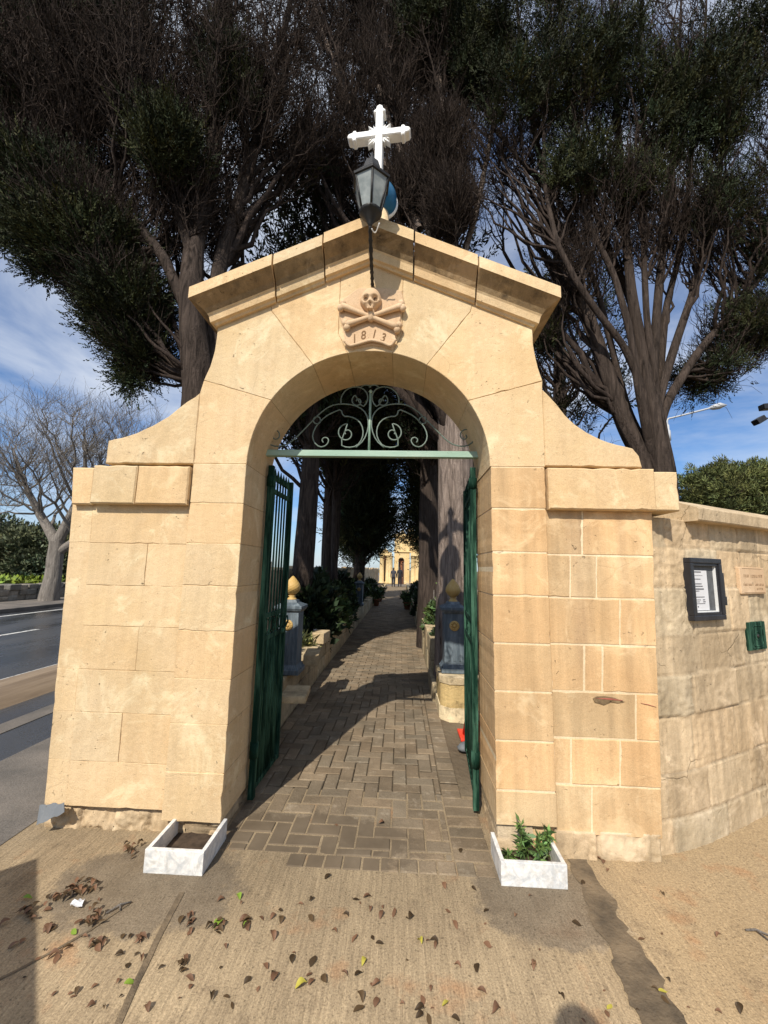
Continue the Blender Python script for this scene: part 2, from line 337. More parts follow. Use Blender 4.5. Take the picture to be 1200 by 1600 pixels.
def inset(poly, d):
    P = np.asarray(poly, float); n = len(P); out = []
    for i in range(n):
        a = P[i]-P[i-1]; b = P[(i+1) % n]-P[i]
        a = a/(np.linalg.norm(a)+1e-9); b = b/(np.linalg.norm(b)+1e-9)
        na = np.array([-a[1], a[0]]); nb = np.array([-b[1], b[0]])
        m = na+nb; L = np.dot(m, m)
        m = m*2/max(L, 0.6) if L > 1e-6 else na
        out.append(P[i]+m*d)
    return np.array(out)
ROUGH = 0.0010
class MB:
    def __init__(s): s.v = []; s.f = []; s.t = []; s.sm = []
    def add(s, V, F, t=1.0, smooth=False):
        o = len(s.v); s.v += [tuple(float(q) for q in p) for p in V]
        for f in F:
            s.f.append([i+o for i in f]); s.t.append(t if isinstance(t, tuple) else (t, t, t)); s.sm.append(smooth)
    def block(s, poly, y0, y1, gap=0.004, ch=0.006, t=1.0, jit=0.0):
        """polygon in x,z (counter-clockwise seen from the front) as a stone from y0 back to y1"""
        P = np.asarray(poly, float)
        a2 = sum(P[i-1][0]*P[i][1]-P[i][0]*P[i-1][1] for i in range(len(P)))
        if a2 < 0: P = P[::-1]
        if gap > 0:
            Q = []
            for i in range(len(P)):
                a, b = P[i], P[(i+1) % len(P)]; L = np.linalg.norm(b-a); m = max(1, int(L/.045)); nn_ = np.array([-(b-a)[1], (b-a)[0]])/(L+1e-9)
                for k in range(m): Q.append(a+(b-a)*k/m+(nn_*random.gauss(0, ROUGH)-nn_*(random.random() < .04)*-.005 if k else 0))
            P = np.array(Q)
        r1 = inset(P, gap/2); r0 = inset(P, gap/2+ch); n = len(P)
        dy = random.uniform(-jit, jit)
        V = [(p[0], y0+dy, p[1]) for p in r0]+[(p[0], y0+dy+ch, p[1]) for p in r1]+[(p[0], y1, p[1]) for p in r1]
        F = [list(range(n))]
        for i in range(n):
            j = (i+1) % n
            F.append([i, i+n, j+n, j]); F.append([i+n, i+2*n, j+2*n, j+n])
        F.append(list(range(3*n-1, 2*n-1, -1)))
        s.add(V, F, t)
    def box(s, x0, x1, y0, y1, z0, z1, ch=0.0, t=1.0, rot=0.0, c=None, tilt=(0, 0)):
        if ch <= 0:
            V = [(x, y, z) for z in (z0, z1) for y in (y0, y1) for x in (x0, x1)]
            F = [[0, 2, 3, 1], [4, 5, 7, 6], [0, 1, 5, 4], [2, 6, 7, 3], [0, 4, 6, 2], [1, 3, 7, 5]]
        else:
            bm = bmesh.new(); bmesh.ops.create_cube(bm, size=1)
            for v in bm.verts: v.co = Vector(((x0+x1)/2+v.co.x*(x1-x0), (y0+y1)/2+v.co.y*(y1-y0), (z0+z1)/2+v.co.z*(z1-z0)))
            bmesh.ops.bevel(bm, geom=bm.edges[:], offset=ch, segments=2, affect='EDGES', profile=0.6)
            bm.verts.ensure_lookup_table(); V = [tuple(v.co) for v in bm.verts]; F = [[v.index for v in f.verts] for f in bm.faces]; bm.free()
        if rot or tilt != (0, 0):
            c = Vector(c) if c is not None else Vector(((x0+x1)/2, (y0+y1)/2, (z0+z1)/2))
            M = Matrix.Rotation(rot, 3, 'Z') @ Matrix.Rotation(tilt[0], 3, 'X') @ Matrix.Rotation(tilt[1], 3, 'Y')
            V = [tuple(M @ (Vector(p)-c)+c) for p in V]
        s.add(V, F, t)
    def tube(s, pts, r, k=8, t=1.0, caps=True):
        P = np.asarray(pts, float); n = len(P); r = np.broadcast_to(np.asarray(r, float), (n,))
        T = np.gradient(P, axis=0); T /= np.linalg.norm(T, axis=1)[:, None]+1e-9
        ref = np.array([0, 1, 0.0]) if abs(T[:, 1]).mean() < 0.8 else np.array([1.0, 0, 0])
        A = np.cross(T, ref); A /= np.linalg.norm(A, axis=1)[:, None]+1e-9; B = np.cross(T, A)
        V = []; F = []
        for i in range(n):
            for j in range(k):
                a = 2*math.pi*j/k; V.append(P[i]+r[i]*(A[i]*math.cos(a)+B[i]*math.sin(a)))
        for i in range(n-1):
            for j in range(k):
                jj = (j+1) % k; F.append([i*k+j, i*k+jj, (i+1)*k+jj, (i+1)*k+j])
        if caps: F.append(list(range(k))[::-1]); F.append(list(range((n-1)*k, n*k)))
        s.add(V, F, t, True)
    def lathe(s, prof, k=24, o=(0, 0, 0), t=1.0, smooth=True, ph=0.0):
        V = []; F = []; n = len(prof)
        for (r, z) in prof:
            for j in range(k):
                a = 2*math.pi*j/k+ph; V.append((o[0]+r*math.cos(a), o[1]+r*math.sin(a), o[2]+z))
        for i in range(n-1):
            for j in range(k):
                jj = (j+1) % k; F.append([i*k+j, i*k+jj, (i+1)*k+jj, (i+1)*k+j])
        F.append(list(range(k))[::-1]); F.append(list(range((n-1)*k, n*k)))
        s.add(V, F, t, smooth)
    def mesh(s, name):
        me = bpy.data.meshes.new(name); me.from_pydata(s.v, [], s.f); me.update()
        me.polygons.foreach_set('use_smooth', np.array(s.sm, bool))
        ct = np.empty(len(me.polygons), np.int32); me.polygons.foreach_get('loop_total', ct)
        c = np.repeat(np.array(s.t, np.float32), ct, axis=0)
        a = me.color_attributes.new('tint', 'FLOAT_COLOR', 'CORNER')
        a.data.foreach_set('color', np.concatenate([c, np.ones((len(c), 1), np.float32)], 1).ravel()); return me

def tubes(P, R, k=3):
    """many polylines at once: P (N,n,3), R (N,n)"""
    N, n, _ = P.shape
    T = np.gradient(P, axis=1); T /= np.linalg.norm(T, axis=2, keepdims=True)+1e-9
    ref = np.cross(T[:, n//2], rng.normal(size=(N, 3))); ref /= np.linalg.norm(ref, axis=1, keepdims=True)+1e-9
    A = ref[:, None]-T*(ref[:, None]*T).sum(2, keepdims=True); A /= np.linalg.norm(A, axis=2, keepdims=True)+1e-9
    B = np.cross(T, A)
    a = 2*np.pi*np.arange(k)/k
    V = P[:, :, None]+R[:, :, None, None]*(A[:, :, None]*np.cos(a)[None, None, :, None]+B[:, :, None]*np.sin(a)[None, None, :, None])
    idx = np.arange(N*n*k).reshape(N, n, k); nx = np.roll(idx, -1, axis=2)
    F = np.stack([idx[:, :-1], nx[:, :-1], nx[:, 1:], idx[:, 1:]], -1).reshape(-1, 4)
    return V.reshape(-1, 3), F
def join_np(parts):
    V = []; F = []; t = []; o = 0
    for p in parts:
        V.append(p[0]); F.append(p[1]+o); o += len(p[0]); t.append(p[2] if len(p) > 2 else np.ones(len(p[0])))
    return np.concatenate(V), np.concatenate(F), np.concatenate(t)
def blades(C, rd, nb, bl, bw, up=0.5, out=None, spread=1.0, squash=1.0, tvar=0.35, seed=0):
    """clumps of small leaf blades (rhombs) about centres C with radius rd"""
    r = np.random.default_rng(seed); N = len(C); M = N*nb
    rd = np.repeat(np.broadcast_to(rd, (N,)), nb)
    d = r.normal(size=(M, 3)); d /= np.linalg.norm(d, axis=1)[:, None]
    pos = np.repeat(C, nb, 0)+d*(rd*r.random(M)**0.5)[:, None]*np.array([1, 1, squash])
    D = d*spread+r.normal(size=(M, 3))*0.45+np.array([0, 0, up])
    if out is not None: D += np.repeat(out, nb, 0)*0.8
    D /= np.linalg.norm(D, axis=1)[:, None]
    S = np.cross(D, r.normal(size=(M, 3))); S /= np.linalg.norm(S, axis=1)[:, None]+1e-9
    L = bl*(0.6+0.8*r.random(M))[:, None]; W = bw*(0.6+0.8*r.random(M))[:, None]
    V = np.stack([pos, pos+D*L*0.45+S*W, pos+D*L, pos+D*L*0.45-S*W], 1).reshape(-1, 3)
    F = np.arange(M*4).reshape(M, 4)
    t = np.repeat(1+tvar*r.normal(size=N), nb)*(1+0.25*r.normal(size=M))
    h = np.repeat(r.normal(size=N), nb)*0.08
    t = np.clip(t, 0.35, 2.0); col = np.stack([t*(1+h), t, t*(1-h)], 1)
    return V, F, np.repeat(col, 4, 0)

def sprays(C, rd, ns, per, L, bl, bw, up=0.4, out=None, tvar=0.35, seed=0):
    """feathery conifer sprays: short axes fanned about each clump centre, set with scale-leaf blades"""
    r = np.random.default_rng(seed); N = len(C); S = N*ns
    rd = np.repeat(np.broadcast_to(rd, (N,)), ns)
    d = r.normal(size=(S, 3)); d /= np.linalg.norm(d, axis=1)[:, None]
    o = np.repeat(C, ns, 0)+d*(rd*r.random(S)**.6)[:, None]
    ax = d*.8+r.normal(size=(S, 3))*.35+np.array([0, 0, up])
    if out is not None: ax += np.repeat(out, ns, 0)*.7
    ax /= np.linalg.norm(ax, axis=1)[:, None]
    sd = np.cross(ax, r.normal(size=(S, 3))); sd /= np.linalg.norm(sd, axis=1)[:, None]+1e-9
    nr = np.cross(ax, sd)
    t = np.linspace(0, 1, per)[None, :, None]; Ls = (L*(.6+.8*r.random(S)))[:, None, None]
    side = np.where(np.arange(per) % 2 == 0, 1., -1.)[None, :, None]
    pos = o[:, None]+ax[:, None]*t*Ls
    D = ax[:, None]*.8+sd[:, None]*side*(.75*(1.1-t))+r.normal(size=(S, per, 3))*.18
    D /= np.linalg.norm(D, axis=2, keepdims=True)
    W = np.cross(D, nr[:, None]+r.normal(size=(S, per, 3))*.5); W /= np.linalg.norm(W, axis=2, keepdims=True)+1e-9
    l = bl*(1.25-.7*t)*(.7+.6*r.random((S, per, 1)))
    V = np.stack([pos, pos+D*l*.5+W*bw, pos+D*l, pos+D*l*.5-W*bw], 2).reshape(-1, 3)
    F = np.arange(S*per*4).reshape(-1, 4)
    tc_ = np.repeat(1+tvar*r.normal(size=N), ns)*(1+.22*r.normal(size=S)); h = np.repeat(r.normal(size=N), ns)*.13
    tc_ = np.clip(tc_, .3, 2.6); col = np.stack([tc_*(1+h), tc_, tc_*(1-h)], 1)
    return V, F, np.repeat(col, per*4, 0)

# ------------------------------------------------------------------ objects
def thing(name, label, cat, loc=(0, 0, 0), group=None, rz=0.0):
    o = bpy.data.objects.new(name, None); COL.objects.link(o); o.location = loc; o.rotation_euler = (0, 0, rz)
    o.empty_display_size = 0.1; o['label'] = label; o['category'] = cat
    if group: o['group'] = group
    return o
def obj(name, me, mat, parent=None, label=None, world=True):
    o = bpy.data.objects.new(name, me); COL.objects.link(o)
    for m in (mat if isinstance(mat, (list, tuple)) else [mat]):
        if len(me.materials) < (len(mat) if isinstance(mat, (list, tuple)) else 1): me.materials.append(MATS[m])
    if parent is not None:
        o.parent = parent
        if world and parent.data is None:
            M = Matrix.Translation(parent_loc(parent)) @ parent_rot(parent)
            o.matrix_parent_inverse = M.inverted()
    if label: o['label'] = label
    return o
def parent_loc(p):
    v = Vector(p.location)
    while p.parent: p = p.parent; v = v+Vector(p.location)
    return v
def parent_rot(p):
    while p.parent: p = p.parent
    return p.rotation_euler.to_matrix().to_4x4()
def solo(name, me, mat, label, cat, group=None):
    o = obj(name, me, mat); o['label'] = label; o['category'] = cat
    if group: o['group'] = group
    return o
def struct(name, me, mat):
    o = obj(name, me, mat); o['kind'] = 'structure'; return o
def copy_tree(root, loc, label=None, rz=None, scale=None, group=None):
    r = root.copy(); COL.objects.link(r); r.location = loc
    if rz is not None: r.rotation_euler = (0, 0, rz)
    if scale is not None: r.scale = scale
    if label: r['label'] = label
    if group: r['group'] = group
    def kids(a, b):
        for c in list(a.children):
            if c.name.startswith('__'): continue
            d = c.copy(); COL.objects.link(d); d.parent = b; kids(c, d)
    kids(root, r); return r
def tv(a=0.10): return 1.0+random.uniform(-a, a)
def tint3(a=0.10, h=0.04):
    t = tv(a); k = random.uniform(-h, h); return (t*(1+k), t, t*(1-k))

# ================================================================== SETTING: ground
def sheet(poly, z, name, mat, wob=0.0, sub=0.02, kind=True):
    P = [np.array(p, float) for p in poly]; out = []
    for i in range(len(P)):
        a, b = P[i], P[(i+1) % len(P)]; n = max(1, int(np.linalg.norm(b-a)/sub)) if wob else 1
        for k in range(n):
            q = a+(b-a)*k/n
            if wob: q = q+wob*(np.array([fbm(q[0]*11+3, q[1]*11, 4), fbm(q[0]*11+40, q[1]*11+9, 4)])-0.5)*2
            out.append(q)
    me = bpy.data.meshes.new(name)
    me.from_pydata([(q[0], q[1], z) for q in out], [], [list(range(len(out)))]); me.update()
    if me.polygons[0].normal.z < 0: me.flip_normals()
    a = me.color_attributes.new('tint', 'FLOAT_COLOR', 'POINT')
    a.data.foreach_set('color', np.ones(len(out)*4, np.float32))
    return struct(name, me, mat)
sheet([(-900, -900), (900, -900), (900, 900), (-900, 900)], -0.06, 'ground', 'far_land')
sheet([(-2.3, -6), (9, -6), (9, 0.6), (-2.3, 0.6)], 0.0, 'concrete_apron', 'brushed_concrete')
# garden earth either side of the path
sheet([(-2.05, 0.5), (-0.9, 0.5), (-0.9, 45), (-2.05, 45)], -0.02, 'garden_ground', 'earth')
sheet([(0.6, 0.5), (24, 0.9), (24, 60), (0.6, 60)], -0.024, 'cemetery_ground', 'earth')
sheet([(-0.98, 0.05), (0.9, 0.05), (0.9, 42), (-0.98, 42)], -0.012, 'path_bed', 'earth')
def pavers():
    mb = MB(); w_ = 0.103; r = random.Random(5)
    def brick(x0, x1, y0, y1, tn):
        g = 0.003; e = 0.006; z = 0.004+r.uniform(-0.0025, 0.0025); zb = -0.011
        sl = [z+r.uniform(-.002, .002) for _ in range(4)]
        x0 += g; x1 -= g; y0 += g; y1 -= g
        V = [(x0+e, y0+e, sl[0]), (x1-e, y0+e, sl[1]), (x1-e, y1-e, sl[2]), (x0+e, y1-e, sl[3]),
             (x0, y0, z-0.006), (x1, y0, z-0.006), (x1, y1, z-0.006), (x0, y1, z-0.006)]
        F = [[0, 1, 2, 3], [4, 5, 1, 0], [5, 6, 2, 1], [6, 7, 3, 2], [7, 4, 0, 3]]
        mb.add(V, F, tn)
    def t(): 
        a = r.choice([.86, .94, 1, 1.03, 1.08, 1.18])*r.uniform(.95, 1.05); k = r.uniform(-.04, .04); return (a*(1+k), a, a*(1-k))
    # herringbone through the gateway
    xl, xr, y0, y1 = -0.80, 0.56, -0.06, 3.3
    for k in range(-40, 60):
        for m in range(-30, 30):
            for (bx, by, bw, bh) in ((k+4*m, k, 2, 1), (k+4*m-1, k, 1, 2)):
                a, b, c, d = bx*w_, (bx+bw)*w_, by*w_, (by+bh)*w_
                L = -0.80 if c < 0.55 else -0.95
                a = max(a, L); b = min(b, xr); c = max(c, y0); d = min(d, y1)
                if b-a < 0.03 or d-c < 0.03: continue
                brick(a, b, c, d, t())
    y = -0.06
    while y < 3.3:                       # border course down the right side
        brick(0.56, 0.78 if y < 0.5 else 0.70, y, y+w_, t()); y += w_
    x = -0.36
    while x < 0.70: brick(x, x+w_, -0.165, -0.06, t()); x += w_     # sailor course at the threshold
    y = 3.3; n = 0
    while y < 36:
        x = -0.95-(0.1 if n % 2 else 0)
        while x < 0.70:
            a = max(x, -0.95); b = min(x+0.206, 0.70)
            if b-a > 0.03: brick(a, b, y, y+w_, t())
            x += 0.206
        y += w_; n += 1
    struct('path', mb.mesh('path'), 'paver')
pavers()
# cement skirts, mud and drain, each a thin sheet of its own level
def gp(*pts): return [tuple(G(x, y)[:2]) for x, y in pts]
sheet(gp((880, 1330), (915, 1335), (945, 1385), (985, 1455), (1035, 1530), (1085, 1610), (1150, 1720), (1060, 1720), (1010, 1610), (975, 1530), (935, 1450), (905, 1395)), 0.0045, 'drain_channel', 'drain_dirt', 0.05)
def groove(pts, wdt, name):
    P = np.array([G(x, y)[:2] for x, y in pts]); d = P[-1]-P[0]; d /= np.linalg.norm(d); n = np.array([-d[1], d[0]])
    sheet([tuple(p+n*wdt) for p in P]+[tuple(p-n*wdt) for p in P[::-1]], 0.0035, name, 'drain_dirt', 0.006, 0.05)
groove([(285, 1395), (250, 1460), (215, 1535), (180, 1610), (150, 1680)], 0.013, 'slab_joint')
groove([(205, 1410), (140, 1455), (60, 1500), (-40, 1550)], 0.006, 'slab_joint')

# ------------------------------------------------------------------ road on the left
sheet([(-60, -60), (-2.62, -60), (-2.62, 160), (-60, 160)], -0.035, 'verge_ground', 'earth')
sheet([(-2.95, -6), (-2.0, -6), (-2.0, 1.0), (-2.1, 60), (-2.95, 60)], 0.0035, 'pavement', 'asphalt_dry')
sheet([(-12.1, -30), (-2.62, -30), (-2.62, 160), (-12.1, 160)], -0.02, 'road', 'asphalt')
def line(x0, x1, y0, y1, name='road_marking'):
    return sheet([(x0, y0), (x1, y0), (x1, y1), (x0, y1)], -0.015, name, 'road_line')
line(-11.45, -11.3, -20, 120); line(-5.22, -5.12, -20, 120); sheet([(-3.72, -20), (-3.5, -20), (-3.5, 120), (-3.72, 120)], -0.015, 'road_marking', 'asphalt_dry')
for k in range(8): line(-8.5, -8.38, 4+k*7.5, 7+k*7.5)
mb = MB()
mb.box(-14.4, -12.1, -30, 160, -0.03, 0.10, 0.02); struct('far_pavement', mb.mesh('far_pavement'), 'asphalt_dry')
def median():
    prof = [(-5.05, -0.02), (-4.98, 0.05), (-4.8, 0.095), (-4.45, 0.10), (-4.25, 0.06), (-4.12, -0.02)]
    V = []; F = []
    for y in (-25, 120):
        V += [(x, y, z) for x, z in prof]
    n = len(prof)
    for i in range(n-1): F.append([i, i+1, n+i+1, n+i])
    mb = MB(); mb.add(V, F, 1.0, True); struct('road_kerb', mb.mesh('road_kerb'), 'kerb_tan')
median()

# ================================================================== STONE GATEWAY
gate = thing('stone_gateway', 'tall honey limestone cemetery gateway with round arch, pitched cornice and curved shoulders', 'gateway', (0, 0.25, 0))
Zs = 2.27; AX, AR = 0.006, 0.80
XL, XR = -0.794, 0.806; PL, PR = -1.155, 1.158
TH = 0.50
def zr(x, y): return float(U(x, y, 0)[2])
def uxz(x, y, Y=0.0):
    p = U(x, y, Y); return (float(p[0]), float(p[2]))
def arc(a0, a1, n=10): return [(AX+AR*math.cos(rad(a)), Zs+AR*math.sin(rad(a))) for a in np.linspace(a0, a1, n)]
# piers
def pier(x0, x1, rows, mat, gap, amt, jit, rel, cmat=None):
    mb = MB(); core = MB()
    for a, b in zip(rows[:-1], rows[1:]):
        mb.block([(x0, b), (x1, b), (x1, a), (x0, a)], random.uniform(-jit, jit), TH, gap, 0.0025, tint3(amt))
    core.block([(x0+.009, rows[-1]+.009), (x1-.009, rows[-1]+.009), (x1-.009, rows[0]), (x0+.009, rows[0])], 0.0030, TH-.01, 0, 0.001, 1.08)
    obj('mortar_bed', core.mesh('mortar_bed'), cmat or mat, gate)
    obj('pier', mb.mesh('pier'), mat, gate)
pier(PR-0.352, PR, [Zs]+[zr(812, y) for y in (795, 863, 931, 1006, 1081, 1158, 1236, 1292)], 'limestone_ashlar', 0.010, 0.06, 0.001, 0, 'mortar')
pier(PL, XL, [Zs]+[zr(320, y) for y in (786, 849, 915, 986, 1061, 1132, 1208, 1286)], 'limestone', 0.003, 0.035, 0.002, 0)
# arch panel
apx = U(575, 335, -0.15); cl = U(295, 446, -0.15)
RK = (apx[2]-cl[2])/(apx[0]-cl[0]); ZA = float(apx[2]); XAP = 0.0
def ztop(x): return ZA-0.19-RK*abs(x-XAP)
nL = [uxz(303, 612), uxz(318, 594), uxz(328, 572), uxz(335, 548), uxz(339, 520)]
nR = [uxz(832, 516), uxz(835, 548), uxz(841, 575), uxz(848, 595), uxz(855, 607)]
nL[0] = (PL, nL[0][1]); nR[-1] = (PR, nR[-1][1])
def arch_panel():
    mb = MB()
    kL, kR = 101, 79
    jl1, jr1 = 146, 34; jl2, jr2 = 119, 61
    tl2 = uxz(425, 487); tr2 = uxz(735, 487)
    # keystone sides run to the cornice
    kxl, kxr = -0.215, 0.225
    B = []
    B.append([(PL, Zs), (PL, nL[0][1]), nL[1]]+[]+arc(jl1, 180)+[])
    B[-1] = arc(180, jl1)+[nL[1], nL[0], (PL, Zs)]
    B.append(arc(jl1, jl2)+[tl2, (tl2[0]-.03, ztop(tl2[0]-.03)), (nL[4][0], ztop(nL[4][0])), nL[4], nL[3], nL[2], nL[1]])
    B.append(arc(jl2, kL)+[(kxl, 3.2), (kxl, ztop(kxl)), (tl2[0]-.03, ztop(tl2[0]-.03)), tl2])
    B.append(arc(kL, kR, 6)+[(kxr, 3.2), (kxr, ztop(kxr)), (XAP, ztop(XAP)), (kxl, ztop(kxl)), (kxl, 3.2)])
    B.append(arc(kR, jr2)+[tr2, (tr2[0]+.03, ztop(tr2[0]+.03)), (kxr, ztop(kxr)), (kxr, 3.2)])
    B.append(arc(jr2, jr1)+[nR[3], nR[2], nR[1], nR[0], (nR[0][0], ztop(nR[0][0])), (tr2[0]+.03, ztop(tr2[0]+.03)), tr2])
    B.append(arc(jr1, 0)+[(PR, Zs), nR[4], nR[3]])
    for i, p in enumerate(B): mb.block(p, random.uniform(-.002, .002), TH, 0.0025, 0.003, tint3(0.05))
    core = arc(180, 0, 40)
    core = [(AX+(AR+.012)*(x-AX)/AR, Zs+(AR+.012)*(z-Zs)/AR) for x, z in core]
    core = core+[(PR-.01, Zs), (PR-.01, nR[4][1]-.01)]+[(x-.012, z) for x, z in nR[3::-1]]+[(nR[0][0]-.012, ztop(nR[0][0])-.01), (XAP, ztop(XAP)-.01), (nL[4][0]+.012, ztop(nL[4][0])-.01)]+[(x+.012, z) for x, z in nL[4:0:-1]]+[(PL+.01, nL[0][1]-.01), (PL+.01, Zs)]
    mb.block(core, 0.006, TH-.01, 0, 0.001, 0.92)
    obj('arch', mb.mesh('arch'), 'limestone', gate)
arch_panel()
# wings
def wings():
    mb = MB(); YW = 0.025; T = lambda x, y: uxz(x, y, YW)
    zt = zr(950, 800); rows = [798, 868, 935, 1008, 1082, 1155, 1228, 1308]
    cuts = [[910], [891, 932], [969], [913, 942], [994], [893, 969], [925]]
    ex = lambda y: 1020+(y-800)*(1037-1020)/510.0
    for i in range(7):
        ya, yb = rows[i], rows[i+1]; xs = [None]+cuts[i]+[None]
        for a, b in zip(xs[:-1], xs[1:]):
            p = []
            for (x, y, s) in ((a, yb, 0), (b, yb, 1), (b, ya, 1), (a, ya, 0)):
                if x is None: q = (PR-.004, T(940, y)[1]) if s == 0 else (T(ex(y), y)[0], T(940, y)[1])
                else: q = (T(x, y)[0], T(940, y)[1])
                p.append(q)
            mb.block(p, YW+random.uniform(-.003, .003), 0.42, 0.0105, 0.0025, tint3(0.09, 0.05))
    e0, e1 = T(ex(1308), 1308), T(ex(798), 798)
    core = MB(); core.block([(PR+.0, e0[1]+.006), (e0[0]-.008, e0[1]+.006), (e1[0]-.008, e1[1]), (PR+.0, e1[1])], YW+.003, 0.41, 0, 0.001, 1.06)
    obj('mortar_bed', core.mesh('mortar_bed'), 'mortar', gate)
    obj('wing', mb.mesh('wing'), 'limestone_ashlar', gate)
    mb = MB(); T = lambda x, y: uxz(x, y, YW)
    rows = [788, 849, 915, 979, 1048, 1115, 1192, 1264]
    for i in range(7):
        ya, yb = rows[i], rows[i+1]
        lx = lambda y: 112+(y-790)*(68-112)/460.0
        qx = lambda y: 145+(y-790)*(102-145)/475.0
        z0, z1 = T(200, yb)[1], T(200, ya)[1]
        xs = [(T(lx(yb), yb)[0], T(lx(ya), ya)[0]), (T(qx(yb), yb)[0], T(qx(ya), ya)[0])]
        if i in (1, 3, 5): c = random.uniform(.45, .6); xs.append((xs[1][0]*(1-c)+PL*c, xs[1][1]*(1-c)+PL*c))
        xs.append((PL+.004, PL+.004))
        for a, b in zip(xs[:-1], xs[1:]):
            mb.block([(a[0], z0), (b[0], z0), (b[1], z1), (a[1], z1)], YW+random.uniform(-.002, .002)+(0.006 if a is xs[0] else 0), 0.42, 0.0018, 0.002, tint3(0.04, .02))
    a0, a1 = T(lx(1264), 1264), T(lx(788), 788); z0, z1 = T(200, 1264)[1], T(200, 788)[1]
    mb.block([(a0[0]+.008, z0+.006), (PL, z0+.006), (PL, z1), (a1[0]+.008, z1)], YW+.006, 0.41, 0, 0.001, 1.0)
    obj('wing', mb.mesh('wing'), 'limestone', gate)
wings()
# shoulders and impost bands
def shoulders():
    mb = MB()
    p = [uxz(163, 724), (PL+.003, zr(230, 724)), nL[0]]+[uxz(x, y) for x, y in ((283, 633), (262, 650), (238, 664), (212, 676), (190, 683), (168, 688))]
    mb.block(p, 0.004, 0.36, 0.004, 0.006, tint3(0.05)); obj('shoulder', mb.mesh('shoulder'), 'limestone', gate)
    mb = MB()
    p = [(PR-.003, zr(930, 729)), uxz(1005, 731), uxz(1000, 712), uxz(990, 700)]+[uxz(x, y) for x, y in ((965, 694), (940, 686), (918, 675), (900, 663), (884, 648), (870, 630))]+[nR[4]]
    mb.block(p, 0.004, 0.36, 0.004, 0.006, tint3(0.05)); obj('shoulder', mb.mesh('shoulder'), 'limestone', gate)
    Yb = -0.035; q = lambda x, y: uxz(x, y, Yb)
    mb = MB(); za, zb = q(220, 727)[1], q(220, 788)[1]
    xs = [q(143, 750)[0], q(213, 750)[0], PL-.002]
    mb.block([(q(106, 788)[0], zb-.004), (xs[0], zb-.004), (xs[0], za-.012), (q(109, 727)[0], za-.012)], Yb+.02, 0.44, 0.004, 0.008, tint3(.05))
    for a, b in zip(xs[:-1], xs[1:]): mb.block([(a, zb), (b, zb), (b, za), (a, za)], Yb+random.uniform(-.003, .003), 0.44, 0.005, 0.009, tint3(.07))
    obj('impost_band', mb.mesh('impost_band'), 'limestone', gate)
    mb = MB(); za, zb = q(940, 731)[1], q(940, 797)[1]
    x0, x1, x2 = PR+.002, q(1025, 760)[0], q(1066, 760)[0]
    mb.block([(x0, zb), (x1, zb), (x1, za), (x0, za)], Yb, 0.44, 0.004, 0.008, tint3(.05))
    mb.block([(x1, zb+.004), (x2, zb+.004), (x2, za-.012), (x1, za-.012)], Yb+.03, 0.46, 0.004, 0.008, tint3(.05))
    obj('impost_band', mb.mesh('impost_band'), 'limestone', gate)
shoulders()
# pitched cornice: profile swept along both rakes with mitred returns
def cornice():
    P_ = 0.15; xl = -nL[4][0]-0.012; xr_ = nR[0][0]-0.012
    prof = [(-0.1, -0.262), (0.016, -0.262), (0.024, -0.246), (0.042, -0.240), (0.052, -0.192), (0.060, -0.180),
            (0.078, -0.150), (0.118, -0.112), (0.140, -0.092), (0.15, -0.086), (0.15, -0.006), (0.142, 0.002), (-0.1, 0.03)]
    n = len(prof)
    def station(kind, side, x=None):
        out = []
        for o, h in prof:
            xe = (xl if side < 0 else xr_)+o
            if kind == 'back': p = (side*xe, 0.44, ZA+h-RK*xe)
            elif kind == 'mitre': p = (side*xe, -o, ZA+h-RK*xe)
            else: p = (x, -o, ZA+h-RK*abs(x))
            out.append(p)
        return out
    for side in (-1, 1):
        xe = xl if side < 0 else xr_
        cuts = [0.0]+([0.30, 0.62] if side < 0 else [0.27, 0.66])+[None]
        for i in range(3):
            mb = MB(); g = 0.004+0.003*(i == 1)
            dz = random.uniform(-.004, .004); dy = random.uniform(-.006, .004)
            A = station('x', side, side*(cuts[i]*xe+(g if i else 0)))
            if cuts[i+1] is None: S = [A, station('mitre', side), station('back', side)]
            else: S = [A, station('x', side, side*(cuts[i+1]*xe-g))]
            V = []; F = []; MI = []
            for s_ in S: V += [(p[0], p[1]+dy, p[2]+dz) for p in s_]
            for k in range(len(S)-1):
                for j in range(n):
                    jj = (j+1) % n; f = [k*n+j, k*n+jj, (k+1)*n+jj, (k+1)*n+j]
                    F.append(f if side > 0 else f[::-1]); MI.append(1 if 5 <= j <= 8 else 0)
            c0 = list(range(n)); c1 = list(range((len(S)-1)*n, len(S)*n))
            F.append(c0[::-1] if side > 0 else c0); F.append(c1 if side > 0 else c1[::-1])
            mb.add(V, F, tint3(0.06))
            me = mb.mesh('cornice_stone')
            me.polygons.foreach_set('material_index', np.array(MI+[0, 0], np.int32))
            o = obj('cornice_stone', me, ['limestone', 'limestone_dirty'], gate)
    mb = MB()                              # rubble filling behind the cornice
    z = ZA-0.03
    mb.block([(-xl+.02, z-RK*xl-.16), (0, z-.16), (xr_-.02, z-RK*xr_-.16), (xr_-.02, z-RK*xr_), (0, z), (-xl+.02, z-RK*xl)], 0.09, 0.44, 0, 0.002, 0.8)
    obj('gable_fill', mb.mesh('gable_fill'), 'limestone_weathered', gate)
cornice()
